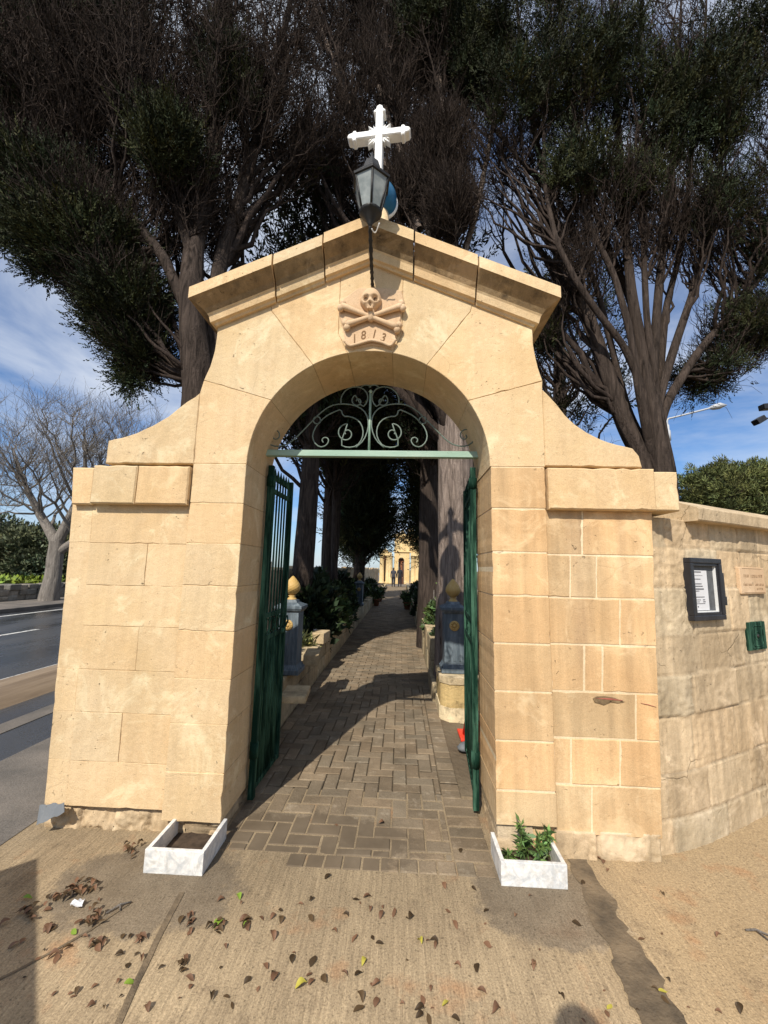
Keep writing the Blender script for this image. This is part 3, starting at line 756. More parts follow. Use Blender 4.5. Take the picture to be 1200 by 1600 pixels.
# rough footings under the plaster (height-field stones)
def rough_wall(path, z0, z1, rows, step=0.015, depth=0.012, seed=1, ero=0.012, jw=0.010, wmin=0.25, wmax=0.55, ztop=None, tvar=0.09, back=0.3, tone=1.0):
    r = random.Random(seed); P = np.array(path, float)
    L = np.concatenate([[0], np.cumsum(np.linalg.norm(np.diff(P, axis=0), axis=1))])
    S = np.arange(0, L[-1]+step*.5, step); px = np.interp(S, L, P[:, 0]); py = np.interp(S, L, P[:, 1])
    tx, ty = np.gradient(px), np.gradient(py); nn = np.hypot(tx, ty); nx, ny = ty/nn, -tx/nn
    Z = np.arange(z0, z1+step*.5, step); SS, ZZ = np.meshgrid(S, Z, indexing='ij')
    wz = ZZ+(fbm(SS*3, ZZ*3+7, 3)-.5)*.03; ws = SS+(fbm(SS*3+50, ZZ*3+3, 3)-.5)*.03
    dj = np.full(SS.shape, 9.0); ti = np.ones(SS.shape+(3,)); pr = np.zeros(SS.shape); eg = np.ones(SS.shape)
    zb = z0-0.05; k = 0
    while zb < z1:
        h = rows[k % len(rows)]*r.uniform(.94, 1.06); m = (wz >= zb) & (wz < zb+h); s0 = -r.uniform(0, .4)
        while s0 < L[-1]+.1:
            wd = r.uniform(wmin, wmax); mm = m & (ws >= s0) & (ws < s0+wd)
            d = np.minimum(np.minimum(ws-s0, s0+wd-ws), np.minimum(wz-zb, zb+h-wz))
            dj = np.where(mm, d, dj); ti[mm] = np.array(tint3(tvar, .05))*tone; pr = np.where(mm, r.uniform(-1, 1)*depth*.6, pr)
            eg = np.where(mm, r.choice([.35, .6, 1, 1.5]), eg); s0 += wd
        zb += h; k += 1
    j = np.clip(dj/jw, 0, 1); j = j*j*(3-2*j)
    er = (fbm(SS*7, ZZ*7, 4)-.5)*ero*1.2*eg-np.abs(fbm(SS*17+9, ZZ*17, 4)-.5)*ero*2.2*eg+(fbm(SS*45+3, ZZ*45, 2)-.5)*ero*.5
    off = (j-1)*depth+pr*j+er
    V = np.stack([px[:, None]+nx[:, None]*off, py[:, None]+ny[:, None]*off, ZZ], -1)
    if ztop is not None: V[:, :, 2] = z0+(V[:, :, 2]-z0)*((ztop(S)-z0)/(z1-z0))[:, None]
    ns, nz = SS.shape; idx = np.arange(ns*nz).reshape(ns, nz)
    F = np.stack([idx[:-1, :-1], idx[1:, :-1], idx[1:, 1:], idx[:-1, 1:]], -1).reshape(-1, 4)
    jj = j[..., None]; tcol = ti*jj+np.array([.80, .80, .82])*(1-jj)
    V2 = V.reshape(-1, 3); T2 = tcol.reshape(-1, 3)
    # back and top so that the wall has its thickness
    top = idx[:, -1]; bt = V2[top].copy(); bt[:, 0] -= nx*back; bt[:, 1] -= ny*back
    bb = bt.copy(); bb[:, 2] = z0; o = len(V2)
    V2 = np.concatenate([V2, bt, bb]); T2 = np.concatenate([T2, np.ones((2*ns, 3))])
    i = np.arange(ns-1)
    F = np.concatenate([F, np.stack([top[:-1], top[1:], o+i+1, o+i], -1), np.stack([o+i, o+i+1, o+ns+i+1, o+ns+i], -1)])
    for e, s_ in ((0, 1), (ns-1, -1)):     # end caps, one strip each
        c = idx[e]; ex = np.stack([V2[c][:, 0]-nx[e]*back, V2[c][:, 1]-ny[e]*back, V2[c][:, 2]], -1); o2 = len(V2)
        V2 = np.concatenate([V2, ex]); T2 = np.concatenate([T2, T2[c]]); q = np.arange(nz-1)
        f = np.stack([c[:-1], c[1:], o2+q+1, o2+q], -1); F = np.concatenate([F, f if s_ > 0 else f[:, ::-1]])
    return np_mesh('rough_wall', V2, F, T2, True)
fl = U(66, 1290, 0.03)[0]
obj('footing', rough_wall([(fl-.02, 0.05), (PL+.02, 0.05)], -0.02, zr(200, 1262)+.004, [.2], .010, .02, 3, .022, .016, .16, .3), 'limestone_weathered', gate)
obj('footing', rough_wall([(PL+.03, 0.03), (XL-.02, 0.03)], -0.02, zr(320, 1284)+.004, [.12, .1], .010, .015, 4, .02, .012, .2, .35), 'limestone_weathered', gate)
obj('footing', rough_wall([(XL-.02, 0.03), (XL-.02, 0.48)], -0.02, zr(320, 1284)+.004, [.12, .1], .010, .015, 14, .02, .012, .2, .35, back=.2, tone=.75), 'limestone_weathered', gate)
obj('footing', rough_wall([(PR-.01, 0.015), (uxz(1037, 1320)[0], 0.03)], -0.02, zr(940, 1306)+.004, [.25], .010, .02, 5, .018, .016, .3, .6), 'limestone_weathered', gate)
obj('footing', rough_wall([(XR+.03, 0.03), (PR-.005, 0.03)], -0.02, zr(812, 1290)+.004, [.16], .010, .006, 6, .008, .01, .4, .6), 'limestone_ashlar', gate)
obj('footing', rough_wall([(XR+.012, 0.49), (XR+.012, 0.02)], -0.02, zr(812, 1290)+.004, [.16], .010, .006, 16, .008, .01, .4, .6, back=.2), 'limestone_weathered', gate)
def scrapes():
    for pts, mt in (([(927, 1092), (933, 1089), (945, 1088), (962, 1091), (976, 1097), (966, 1099), (955, 1097), (944, 1102), (936, 1099), (930, 1098)], 'limestone_dirty'), ([(930, 1091), (955, 1091), (974, 1095), (955, 1094)], 'red_chalk'), ([(1002, 1099), (1014, 1101), (1026, 1105), (1014, 1102)], 'red_chalk')):
        mb = MB(); mb.block([uxz(x, y, .018) for x, y in pts], .0185 if mt == 'red_chalk' else .0200, .030, 0, .0008, 1.0); obj('scrape_mark', mb.mesh('scrape_mark'), mt, gate)
scrapes()
def flap():
    c = [U(62, 1258, 0.0), U(100, 1255, 0.0), U(103, 1268, -0.02), U(62, 1286, -0.03)]
    V = []; n = 8
    for i in range(n+1):
        for k in range(n+1):
            a, b = i/n, k/n; p = (c[0]*(1-a)+c[1]*a)*(1-b)+(c[3]*(1-a)+c[2]*a)*b
            p = p+np.array([0, -0.022*b*(1-0.5*a)-0.006*math.sin(a*9), 0.004*math.sin(a*14)]); V.append(p)
    back = [p+np.array([0, .004, 0]) for p in V]
    F = [[i*(n+1)+k, (i+1)*(n+1)+k, (i+1)*(n+1)+k+1, i*(n+1)+k+1] for i in range(n) for k in range(n)]
    o = (n+1)**2; mb = MB(); mb.add(V, F, 1, True); mb.add(back, [f[::-1] for f in F], 1, True)
    obj('membrane_flap', mb.mesh('membrane_flap'), 'grey_rubber', gate, 'torn grey membrane flap at the foot of the left wing')
flap()
# keystone plaque: skull, crossed bones, date
def plaque():
    q = lambda x, y, Y=-0.02: uxz(x, y, Y)
    mb = MB()
    p = [q(548, 545), q(563, 541), q(580, 538), q(597, 540), q(613, 545), q(618, 530), q(626, 500), q(632, 470), q(628, 452), q(600, 448), q(560, 448), q(532, 468), q(529, 490), q(537, 520), q(540, 540)]
    mb.block(p, -0.014, 0.05, 0, 0.008, 1.0)
    k = obj('keystone_plaque', mb.mesh('keystone_plaque'), 'limestone_carved', gate)
    mb = MB()   # scrolled lip under the date
    lip = [q(538, 532, -.03), q(546, 541, -.03), q(560, 537, -.03), q(580, 531, -.03), q(598, 535, -.03), q(610, 541, -.03), q(618, 530, -.03)]
    L = np.array([(x, -0.028, z) for x, z in lip]); tt = np.linspace(0, len(L)-1, 40)
    L = np.stack([np.interp(tt, range(len(L)), L[:, i]) for i in range(3)], 1)
    for _ in range(3): L[1:-1] = (L[:-2]+2*L[1:-1]+L[2:])/4
    mb.tube(L, 0.011, 8); obj('scroll_lip', mb.mesh('scroll_lip'), 'limestone_carved', k)
    # skull, half relief
    c = q(579, 468, -.05); W, H = 0.074, 0.100
    nu, nv = 40, 40; V = []; F = []
    for i in range(nv+1):
        ph = math.pi*i/nv
        for j in range(nu):
            th = 2*math.pi*j/nu
            x, y, z = math.sin(ph)*math.sin(th), -math.sin(ph)*math.cos(th), math.cos(ph)
            s = 1.0
            if z < -0.1: s = 1-0.45*min(1, (-z-0.1)/0.6)
            X, Y_, Z_ = x*s, y*0.85, z
            if z < -0.35: Y_ *= 0.92
            for ex in (-.42, .42):
                d = ((X-ex)/.30)**2+((Z_-0.0)/.25)**2
                if y < 0 and d < 1: Y_ += 0.55*(1-d)**.6
            d = ((X)/.13)**2+((Z_+.42)/.17)**2
            if y < 0 and d < 1: Y_ += 0.4*(1-d)
            if y < 0 and abs(Z_+0.78) < .09 and abs(X) < .4: Y_ += .22
            for ex in (-.55, .55):
                d = ((X-ex)/.25)**2+((Z_+.35)/.16)**2
                if y < 0 and d < 1: Y_ -= .12*(1-d)
            V.append((c[0]+X*W, -0.022+Y_*W*.95, c[1]+Z_*H))
    for i in range(nv):
        for j in range(nu):
            jj = (j+1) % nu; F.append([i*nu+j, (i+1)*nu+j, (i+1)*nu+jj, i*nu+jj])
    mb = MB(); mb.add(V, F, 1.0, True); sk = obj('skull', mb.mesh('skull'), 'limestone_carved', k)
    for nm, dx, dz, rx, rz, yy in (('eye_socket', -.42, 0, .21, .17, .40), ('eye_socket', .42, 0, .21, .17, .40), ('nose_hole', 0, -.44, .08, .11, .62)):
        mb = MB()
        V = [(c[0]+(dx+rx*math.cos(a))*W, -0.022-yy*W*.95, c[1]+(dz+rz*math.sin(a))*H) for a in np.linspace(0, 2*math.pi, 17)[:-1]]
        mb.add(V, [list(range(16))], 1.0); obj(nm, mb.mesh(nm), 'socket_dark', sk)
    mb = MB()   # jaw and hanging beard of stone below the teeth
    for dx in (-.2, -.07, .07, .2): mb.box(c[0]+(dx-.055)*W, c[0]+(dx+.055)*W, -.088, -.05, c[1]-.90*H, c[1]-.74*H, .004, 1.1)
    mb.lathe([(.012, -.095), (.022, -.085), (.027, -.055), (.024, -.02), (.018, .0)], 14, (q(580, 494)[0], -.034, q(580, 494)[1]+.045))
    obj('jaw', mb.mesh('jaw'), 'limestone_carved', sk)
    def bone(a, b):
        a = np.array([a[0], -.036, a[1]]); b = np.array([b[0], -.036, b[1]]); d = (b-a)/np.linalg.norm(b-a); n_ = np.array([-d[2], 0, d[0]])
        mb = MB(); t = np.linspace(0, 1, 11); P = a+(b-a)*t[:, None]
        mb.tube(P, 0.0172+0.009*np.abs(2*t-1)**3, 10)
        for e in (a, b):
            for s_ in (-1, 1):
                m = e+n_*s_*.017
                mb.lathe([(.002, -.027), (.017, -.02), (.025, 0), (.017, .02), (.002, .027)], 10, m)
        obj('bone', mb.mesh('bone'), 'limestone_carved', k)
    bone(q(534, 478, -.036), q(622, 512, -.036)); bone(q(541, 508, -.036), q(628, 478, -.036))
    for ch, x, y, rot in (('1', 553, 529, .18), ('8', 567, 523.5, .10), ('1', 584, 521.5, -.04), ('3', 598, 527, -.16)):
        cu = bpy.data.curves.new('digit', 'FONT'); cu.body = ch; cu.size = 0.088; cu.extrude = 0.0015; cu.shear = 0.18; cu.align_x = 'CENTER'; cu.align_y = 'CENTER'; cu.offset = 0.0006
        o = bpy.data.objects.new('digit', cu); COL.objects.link(o)
        me = bpy.data.meshes.new_from_object(o); bpy.data.objects.remove(o)
        px = q(x, y); M = Matrix.Translation((px[0], -.0150, px[1])) @ Matrix.Rotation(rad(90), 4, 'X') @ Matrix.Rotation(rot, 4, 'Z') @ Matrix.Diagonal((.82, 1, 1, 1))
        me.transform(M)
        a_ = me.color_attributes.new('tint', 'FLOAT_COLOR', 'POINT'); a_.data.foreach_set('color', np.ones(len(me.vertices)*4, np.float32))
        obj('digit', me, 'incised', k)
plaque()

# ================================================================== cross and globe on the apex
def cross():
    Yc = 0.17
    t = thing('stone_cross', 'white marble cross with trefoil ends standing above the gateway gable', 'cross', (float(U(594, 270, Yc)[0]), Yc, float(U(594, 285, Yc)[2])))
    cx, cz = uxz(593, 214, Yc); hw = 0.029
    x0 = uxz(543, 214, Yc)[0]-cx; x1 = uxz(642, 210, Yc)[0]-cx; zt_ = uxz(593, 170, Yc)[1]-cz; zb_ = uxz(594, 290, Yc)[1]-cz
    def arm(L, w_): return [(w_, L-.075), (w_+.017, L-.07), (w_+.017, L-.05), (w_, L-.04), (w_*.75, L-.012), (0, L), (-w_*.75, L-.012), (-w_, L-.04), (-w_-.017, L-.05), (-w_-.017, L-.07), (-w_, L-.075)]
    P = [(hw, zb_)]
    P += [(hw, -hw)]
    rt = [(L, -s) for s, L in arm(x1, hw)]; P += rt; P += [(hw, hw)]
    P += arm(zt_, hw); P += [(-hw, hw)]
    lt = [(-L, s) for s, L in arm(-x0, hw)]; P += lt; P += [(-hw, -hw), (-hw, zb_)]
    yaw = rad(-5.5)
    mb = MB(); mb.block(P, -0.036, 0.036, 0, 0.006, 1.0)
    def place(mb): mb.v = [tuple(Matrix.Rotation(yaw, 3, 'Z') @ Vector(p)+Vector((cx, Yc, cz))) for p in mb.v]
    place(mb); obj('cross_body', mb.mesh('cross_body'), 'white_marble', t)
    mb = MB()
    for a in (45, 135, 225, 315):
        c, s = math.cos(rad(a)), math.sin(rad(a)); n_ = (-s, c)
        for da in (-.26, 0.0, .26):
            c2, s2 = math.cos(rad(a)+da), math.sin(rad(a)+da); L = .125 if da == 0 else .10
            mb.block([(c*.04+n_[0]*(-.012+da*.04), s*.04+n_[1]*(-.012+da*.04)), (c2*L, s2*L), (c*.04+n_[0]*(.012+da*.04), s*.04+n_[1]*(.012+da*.04))], -.022, .022, 0, .002, 1)
    place(mb); obj('ray', mb.mesh('ray'), 'white_marble', t)
    gx, gz = uxz(590, 314, 0.24)
    g = thing('blue_globe', 'blue glazed globe with white band behind the lantern on the gable', 'globe', (gx, 0.24, ZA-.02))
    r = 0.152; cz2 = gz
    mb = MB(); mb.lathe([(r*math.sin(a)+.0005, -r*math.cos(a)) for a in np.linspace(0, math.pi, 25)], 40, (gx, .24, cz2))
    obj('ball', mb.mesh('ball'), 'blue_glaze', g)
    mb = MB(); a = np.linspace(0, 2*math.pi, 49); ax = rad(14)
    mb.tube([(gx+(r-.004)*math.cos(q)*math.cos(ax), .24-(r-.004)*math.cos(q)*math.sin(ax)*-1, cz2+(r-.004)*math.sin(q)) for q in a], 0.018, 8, caps=False)
    obj('band', mb.mesh('band'), 'white_marble', g)
    mb = MB(); zb2 = ZA-.1
    mb.lathe([(.16, zb2-cz2), (.16, zb2-cz2+.06), (.10, zb2-cz2+.10), (.09, -r*.85)], 24, (gx, .24, cz2)); obj('pedestal', mb.mesh('pedestal'), 'limestone', g)
cross()

# ================================================================== lantern on its bracket
def lantern():
    Yl = -0.30; cx = float(U(579, 330, Yl)[0]); zb = float(U(580, 352, Yl)[2])
    t = thing('wall_lantern', 'black six-sided street lantern with frosted panes on an iron bracket over the carved skull', 'lantern', (cx, Yl, zb))
    z1 = float(U(580, 333, Yl)[2]); z2 = float(U(580, 287, Yl)[2]); rb, rt_ = 0.066, 0.117; ph = rad(-100+18)
    ht = z2-z1
    def ringp(r, z, k=6): return [(cx+r*math.cos(ph+2*math.pi*j/k), Yl+r*math.sin(ph+2*math.pi*j/k), z) for j in range(k)]
    A, B = ringp(rb, z1), ringp(rt_, z2)
    mb = MB()
    for j in range(6): mb.tube([A[j], B[j]], 0.0075, 6)
    mb.tube(A+[A[0]], 0.009, 6); mb.tube(B+[B[0]], 0.010, 6)
    obj('frame', mb.mesh('frame'), 'black_iron', t)
    for j in range(6):
        a, b, c, d = A[j], A[(j+1) % 6], B[(j+1) % 6], B[j]
        mb = MB(); n_ = np.cross(np.array(b)-np.array(a), np.array(d)-np.array(a)); n_ = n_/np.linalg.norm(n_)*.0015
        V = [tuple(np.array(p)+n_) for p in (a, b, c, d)]+[tuple(np.array(p)-n_) for p in (a, b, c, d)]
        mb.add(V, [[0, 1, 2, 3], [7, 6, 5, 4], [0, 4, 5, 1], [1, 5, 6, 2], [2, 6, 7, 3], [3, 7, 4, 0]], 1)
        obj('glass_pane', mb.mesh('glass_pane'), 'lantern_glass', t)
    mb = MB(); h = z2
    mb.lathe([(.129, -.008), (.132, .006), (.126, .012), (.075, .075), (.062, .085), (.06, .10), (.045, .15), (.038, .16), (.02, .175), (.012, .20), (.004, .235)], 6, (cx, Yl, h), smooth=False, ph=ph)
    obj('roof', mb.mesh('roof'), 'black_iron', t)
    mb = MB(); mb.lathe([(.004, -.10), (.014, -.085), (.018, -.07), (.026, -.06), (.040, -.035), (.062, -.012), (.074, .0), (.068, .006)], 18, (cx, Yl, z1), smooth=True)
    obj('base_bowl', mb.mesh('base_bowl'), 'black_iron', t)
    p0 = U(582, 447, 0.0); p1 = np.array([cx, Yl, z1-.09])
    mb = MB(); tt = np.linspace(0, 1, 26); P = p0+(p1-p0)*tt[:, None]; P[:, 2] -= 0.02*np.sin(tt*math.pi)
    mb.tube(P, 0.0105+0.0035*(np.sin(tt*50) > .3), 8)
    
    obj('bracket', mb.mesh('bracket'), 'black_iron', t)
    mb = MB(); a = np.linspace(0, 1, 14)
    mb.tube([(p1[0]+.01+.05*q, p1[1]+.02*math.sin(q*4), p1[2]-.02-.02*math.sin(q*3.4)+.02*q) for q in a], 0.004, 6); obj('cable', mb.mesh('cable'), 'white_plastic', t)
lantern()

# ================================================================== iron fanlight and gate leaves
YG = 0.34
def smooth_line(P, n=60, it=2):
    P = np.array(P, float)
    for _ in range(it):
        Q = [P[0]]
        for a, b in zip(P[:-1], P[1:]): Q += [a*.75+b*.25, a*.25+b*.75]
        Q.append(P[-1]); P = np.array(Q)
    return P
def spiral(c, r0, r1, a0, turns, n=30):
    return [(c[0]+(r0+(r1-r0)*t)*math.cos(a0+turns*2*math.pi*t), c[1]+(r0+(r1-r0)*t)*math.sin(a0+turns*2*math.pi*t)) for t in np.linspace(0, 1, n)]
def fanlight():
    x0, x1 = U(415, 706, YG)[0]+.0, U(747, 703, YG)[0]; zb = float(U(580, 706, YG)[2])
    t = thing('fanlight_grille', 'wrought iron scroll grille filling the head of the arch above the pale green bar', 'grille', (0, YG, zb))
    mb = MB(); mb.box(x0-.02, x1+.02, YG-.025, YG+.025, zb-.042, zb+.004, .003); obj('transom_bar', mb.mesh('transom_bar'), 'pale_green_paint', t)
    zm = uxz(380+590/3, 560+420/3, YG)[1]
    def z2(x, y): p = U(380+x/3, 560+y/3, YG); return (p[0], YG, p[2])
    cxz = uxz(380+590/3, 700, YG)[0]
    mb = MB(); mb.tube([(cxz, YG, zb), (cxz, YG, zb+.46)], 0.009, 8); mb.lathe([(.006, 0), (.016, .015), (.006, .03)], 8, (cxz, YG, zb+.46)); obj('centre_bar', mb.mesh('centre_bar'), 'pale_green_paint', t)
    S = []
    s1 = spiral((703, 352), 5, 46, 0.5, -1.35, 40)
    S.append(s1+[(735, 405), (700, 419), (655, 412), (628, 375), (625, 330), (645, 292), (685, 272), (720, 272), (729, 238), (760, 250), (800, 270), (842, 310), (864, 355), (858, 392), (830, 417), (800, 410), (786, 388), (792, 373), (808, 370), (820, 382), (812, 395)])
    S.append([(660, 417), (622, 385), (601, 330), (602, 280), (625, 240), (670, 218), (730, 212), (780, 222), (830, 258), (880, 310), (930, 362), (970, 398), (1010, 412), (1050, 411), (1080, 390), (1084, 355), (1060, 332), (1030, 335), (1016, 355), (1022, 376), (1042, 380), (1050, 366), (1042, 358)])
    S.append(spiral((652, 200), 4, 30, 0.0, -1.2, 26)+[(630, 232), (606, 205), (603, 170), (625, 140), (665, 131), (705, 145), (730, 180), (730, 215)])
    S.append([(590, 135), (600, 126), (620, 124), (634, 133)])
    S.append([(842+17*math.cos(a), 290+17*math.sin(a)) for a in np.linspace(0, 2*math.pi, 20)])
    for mir in (0, 1):
        for i, s in enumerate(S):
            P = smooth_line(s, it=1 if i < 4 else 0)
            P = [(2*594-x if mir else x, y) for x, y in P]
            W = np.array([z2(x, y) for x, y in P])
            if mir: W[:, 2] += 0
            W[:, 2] = np.maximum(W[:, 2], zb+.008)
            mb = MB(); mb.tube(W, 0.0052, 6); obj('scroll', mb.mesh('scroll'), 'scroll_paint', t)
fanlight()
def gate_leaf(hx, fx, fy, label, mat, n=6):
    """a leaf swung inwards: hinge at (hx, YG+.04), free stile at (fx, fy)"""
    h = np.array([hx, YG+.05]); f = np.array([fx, fy]); L = float(np.linalg.norm(f-h)); a = math.atan2(f[1]-h[1], f[0]-h[0])
    t = thing('iron_gate', label, 'gate', (hx, YG+.05, 0.0))
    H = 2.36; zl = 0.07; zm = 1.06
    M = Matrix.Translation((hx, YG+.05, 0)) @ Matrix.Rotation(a, 4, 'Z')
    def fin(mb, name): mb.v = [tuple(M @ Vector(p)) for p in mb.v]; return obj(name, mb.mesh(name), mat, t)
    mb = MB()
    mb.box(-.02, .022, -.02, .02, zl-.04, H, .003); mb.box(L-.035, L, -.016, .016, zl, H-.02, .003); fin(mb, 'stile')
    for z in (zl, zm, zm+.16, H-.20):
        mb = MB(); mb.box(.022, L-.035, -.010, .010, z, z+.035, .002); fin(mb, 'rail')
    for i in range(n):
        x = .022+(L-.057)*(i+1)/(n+1); mb = MB()
        mb.tube([(x, 0, zl+.03), (x, 0, H-.10)], .0075, 6)
        mb.lathe([(.009, 0), (.018, .015), (.012, .05), (.002, .10)], 8, (x, 0, H-.10)); fin(mb, 'bar')
        x2 = x-(L-.057)/(n+1)*.5; mb = MB(); mb.tube([(x2, 0, zl+.03), (x2, 0, zm)], .0075, 6); fin(mb, 'bar')
    for i in range(4):
        mb = MB(); x = .06+(L-.12)*(i+.5)/4
        mb.tube([(x+.05*math.cos(q), 0, zm+.098+.05*math.sin(q)) for q in np.linspace(0, 2*math.pi, 17)], .006, 6); fin(mb, 'ring')
    mb = MB()
    mb.tube([(0, 0, H-.16), (-.0, 0, H-.08)], .03, 10); fin(mb, 'hinge'); mb = MB(); mb.tube([(0, 0, zl+.22), (0, 0, zl+.32)], .03, 10); fin(mb, 'hinge')
    mb = MB(); mb.tube([(L-.03, -.03, zm+.13), (L-.10, -.06, zm+.10), (L-.2, -.05, zm+.02)], .008, 6); fin(mb, 'latch')
    return t
lf = G(432, 1197); rf = G(729, 1185)
gate_leaf(-.755, min(float(lf[0]), -.71), float(lf[1]), 'dark green iron gate leaf on the left of the arch, swung open in shade', 'green_paint')
gate_leaf(.765, max(float(rf[0]), .66), float(rf[1]), 'green iron gate leaf on the right of the arch, sunlit and seen edge-on', 'green_paint')

# ================================================================== marble planters
def planter(x0, x1, yf, label, g):
    t = thing('marble_planter', label, 'planter', ((x0+x1)/2, (yf+0.02)/2, 0), g)
    h = 0.113; w_ = 0.022
    for nm, a in (('front_slab', (x0, x1, yf, yf+w_, 0, h)), ('side_slab', (x0, x0+w_, yf+w_+.001, 0.028, 0, h-.002)), ('side_slab', (x1-w_, x1, yf+w_+.001, 0.028, 0, h-.002))):
        mb = MB(); mb.box(*a, .003); obj(nm, mb.mesh(nm), 'marble', t)
    mb = MB(); V = []; n = 10
    for i in range(n+1):
        for k in range(n+1):
            V.append((x0+w_+(x1-x0-2*w_)*i/n, yf+w_+(0.03-yf-w_)*k/n, 0.012+.02*float(fbm(np.array(i*.7), np.array(k*.7+x0*9)))))
    mb.add(V, [[i*(n+1)+k, (i+1)*(n+1)+k, (i+1)*(n+1)+k+1, i*(n+1)+k+1] for i in range(n) for k in range(n)], 1, True)
    obj('soil_fill', mb.mesh('soil_fill'), 'soil', t); return t
a, b = G(220, 1368), G(318, 1366); c, d = G(785, 1390), G(885, 1385)
planter(float(a[0]), float(b[0]), float((a[1]+b[1])/2), 'empty grey-veined white marble planter box at the foot of the left pier', 'planters at the gate piers')
planter(float(c[0]), float(d[0]), float((c[1]+d[1])/2), 'white marble planter box with green herbs at the foot of the right pier', 'planters at the gate piers')
def herbs():
    zt = 0.03; k = 0
    for px, py, h in ((790, 1318, .09), (815, 1308, .21), (828, 1330, .12), (838, 1312, .17), (848, 1330, .11), (862, 1322, .14)):
        x = float(U(px, 1345, -.1)[0]); y = -0.13+0.05*(k % 3); k += 1
        t = thing('herb_plant', ['short leafy green herb', 'tallest leafy green herb', 'low green herb seedling', 'upright green herb', 'small bushy green herb', 'leafy green herb'][k-1]+[' nearest the left slab', ' rising', ' growing in front', ' with forked top right of the tallest', ' growing between two taller ones', ' against the right slab'][k-1]+' in the right marble planter', 'herb', (x, y, zt), 'herbs in the right planter')
        mb = MB(); mb.tube([(x, y, zt-.02), (x+.008, y, zt+h*.6), (x+.004, y-.01, zt+h)], [.004, .003, .0015], 6); obj('stem', mb.mesh('stem'), 'herb_green', t)
        m_ = 7 if h < .13 else 13; C = np.array([(x+.006, y-.004, zt+h*(.15+.85*i/m_)) for i in range(m_)])
        V, F, tc_ = blades(C, .006, 7, .042, .0075, .25, spread=1.2, seed=k)
        obj('foliage', np_mesh('foliage', V, F, tc_), 'herb_green', t)
herbs()

# ================================================================== old curved boundary wall on the right
bw0 = uxz(1024, 1000, .05)[0]
WP = [(bw0-.06, 0.07), (bw0+.10, 0.09)]+[tuple(float(v) for v in G(x_, y_)[:2]-np.array([0, .05])) for x_, y_ in ((1100, 1309), (1150, 1288), (1200, 1260))]+[(3.5, 0.95), (4.5, 1.45), (6.5, 2.2), (10, 3.2)]
def wall_curve():
    P = np.array(WP); L = np.concatenate([[0], np.cumsum(np.linalg.norm(np.diff(P, axis=0), axis=1))])
    S = np.linspace(0, L[-1], 60); X = np.interp(S, L, P[:, 0]); Y = np.interp(S, L, P[:, 1])
    for _ in range(3): X[1:-1] = (X[:-2]+2*X[1:-1]+X[2:])/4; Y[1:-1] = (Y[:-2]+2*Y[1:-1]+Y[2:])/4
    return np.stack([X, Y], 1)
WC = wall_curve()
WTOP = float(uxz(1040, 806, .05)[1])
bwall = thing('boundary_wall', 'old curving boundary wall of eroded limestone blocks running back from the right wing', 'wall', (2.3, 0.3, 0))
obj('wall_face', rough_wall(WC, -0.03, WTOP, [.27, .25, .30, .26, .24, .29], .0110, .011, 21, .0075, .007, .22, .52, tvar=.17, back=.35), 'limestone_weathered', bwall)
def coping():
    P = WC[3:]; T = np.gradient(P, axis=0); T /= np.linalg.norm(T, axis=1)[:, None]; Nn = np.stack([T[:, 1], -T[:, 0]], 1)
    prof = [(-.38, -.012), (.075, -.012), (.082, -.004), (.085, .068), (.078, .076), (-.12, .16), (-.25, .16), (-.42, .07)]
    mb = MB(); n = len(prof); V = []; F = []
    S = np.concatenate([[0], np.cumsum(np.linalg.norm(np.diff(P, axis=0), axis=1))]); sl = -0.005*S
    for i in range(len(P)):
        for o, h in prof: V.append((P[i, 0]+Nn[i, 0]*o, P[i, 1]+Nn[i, 1]*o, WTOP+h+sl[i]*0))
    for i in range(len(P)-1):
        for j in range(n):
            jj = (j+1) % n; F.append([i*n+j, i*n+jj, (i+1)*n+jj, (i+1)*n+j])
    F.append(list(range(n))[::-1]); mb.add(V, F, 1.02); obj('coping', mb.mesh('coping'), 'limestone_weathered', bwall)
coping()
def on_wall(px, py, off=0.0):
    d = ray(px, py); best = None
    for i in range(len(WC)-1):
        a, b = WC[i], WC[i+1]; A = np.array([[d[0], -(b-a)[0]], [d[1], -(b-a)[1]]])
        try: t, s = np.linalg.solve(A, a-CAM[:2])
        except Exception: continue
        if t > 0 and 0 <= s <= 1: best = (t, (b-a)/np.linalg.norm(b-a)); break
    p = CAM+d*best[0]; tx = best[1]; nrm = np.array([tx[1], -tx[0]])
    return p, tx, nrm
def wall_frame(px, py):
    p, tx, nrm = on_wall(px, py)
    return Matrix(((tx[0], -nrm[0], 0, p[0]), (tx[1], -nrm[1], 0, p[1]), (0, 0, 1, p[2]), (0, 0, 0, 1)))
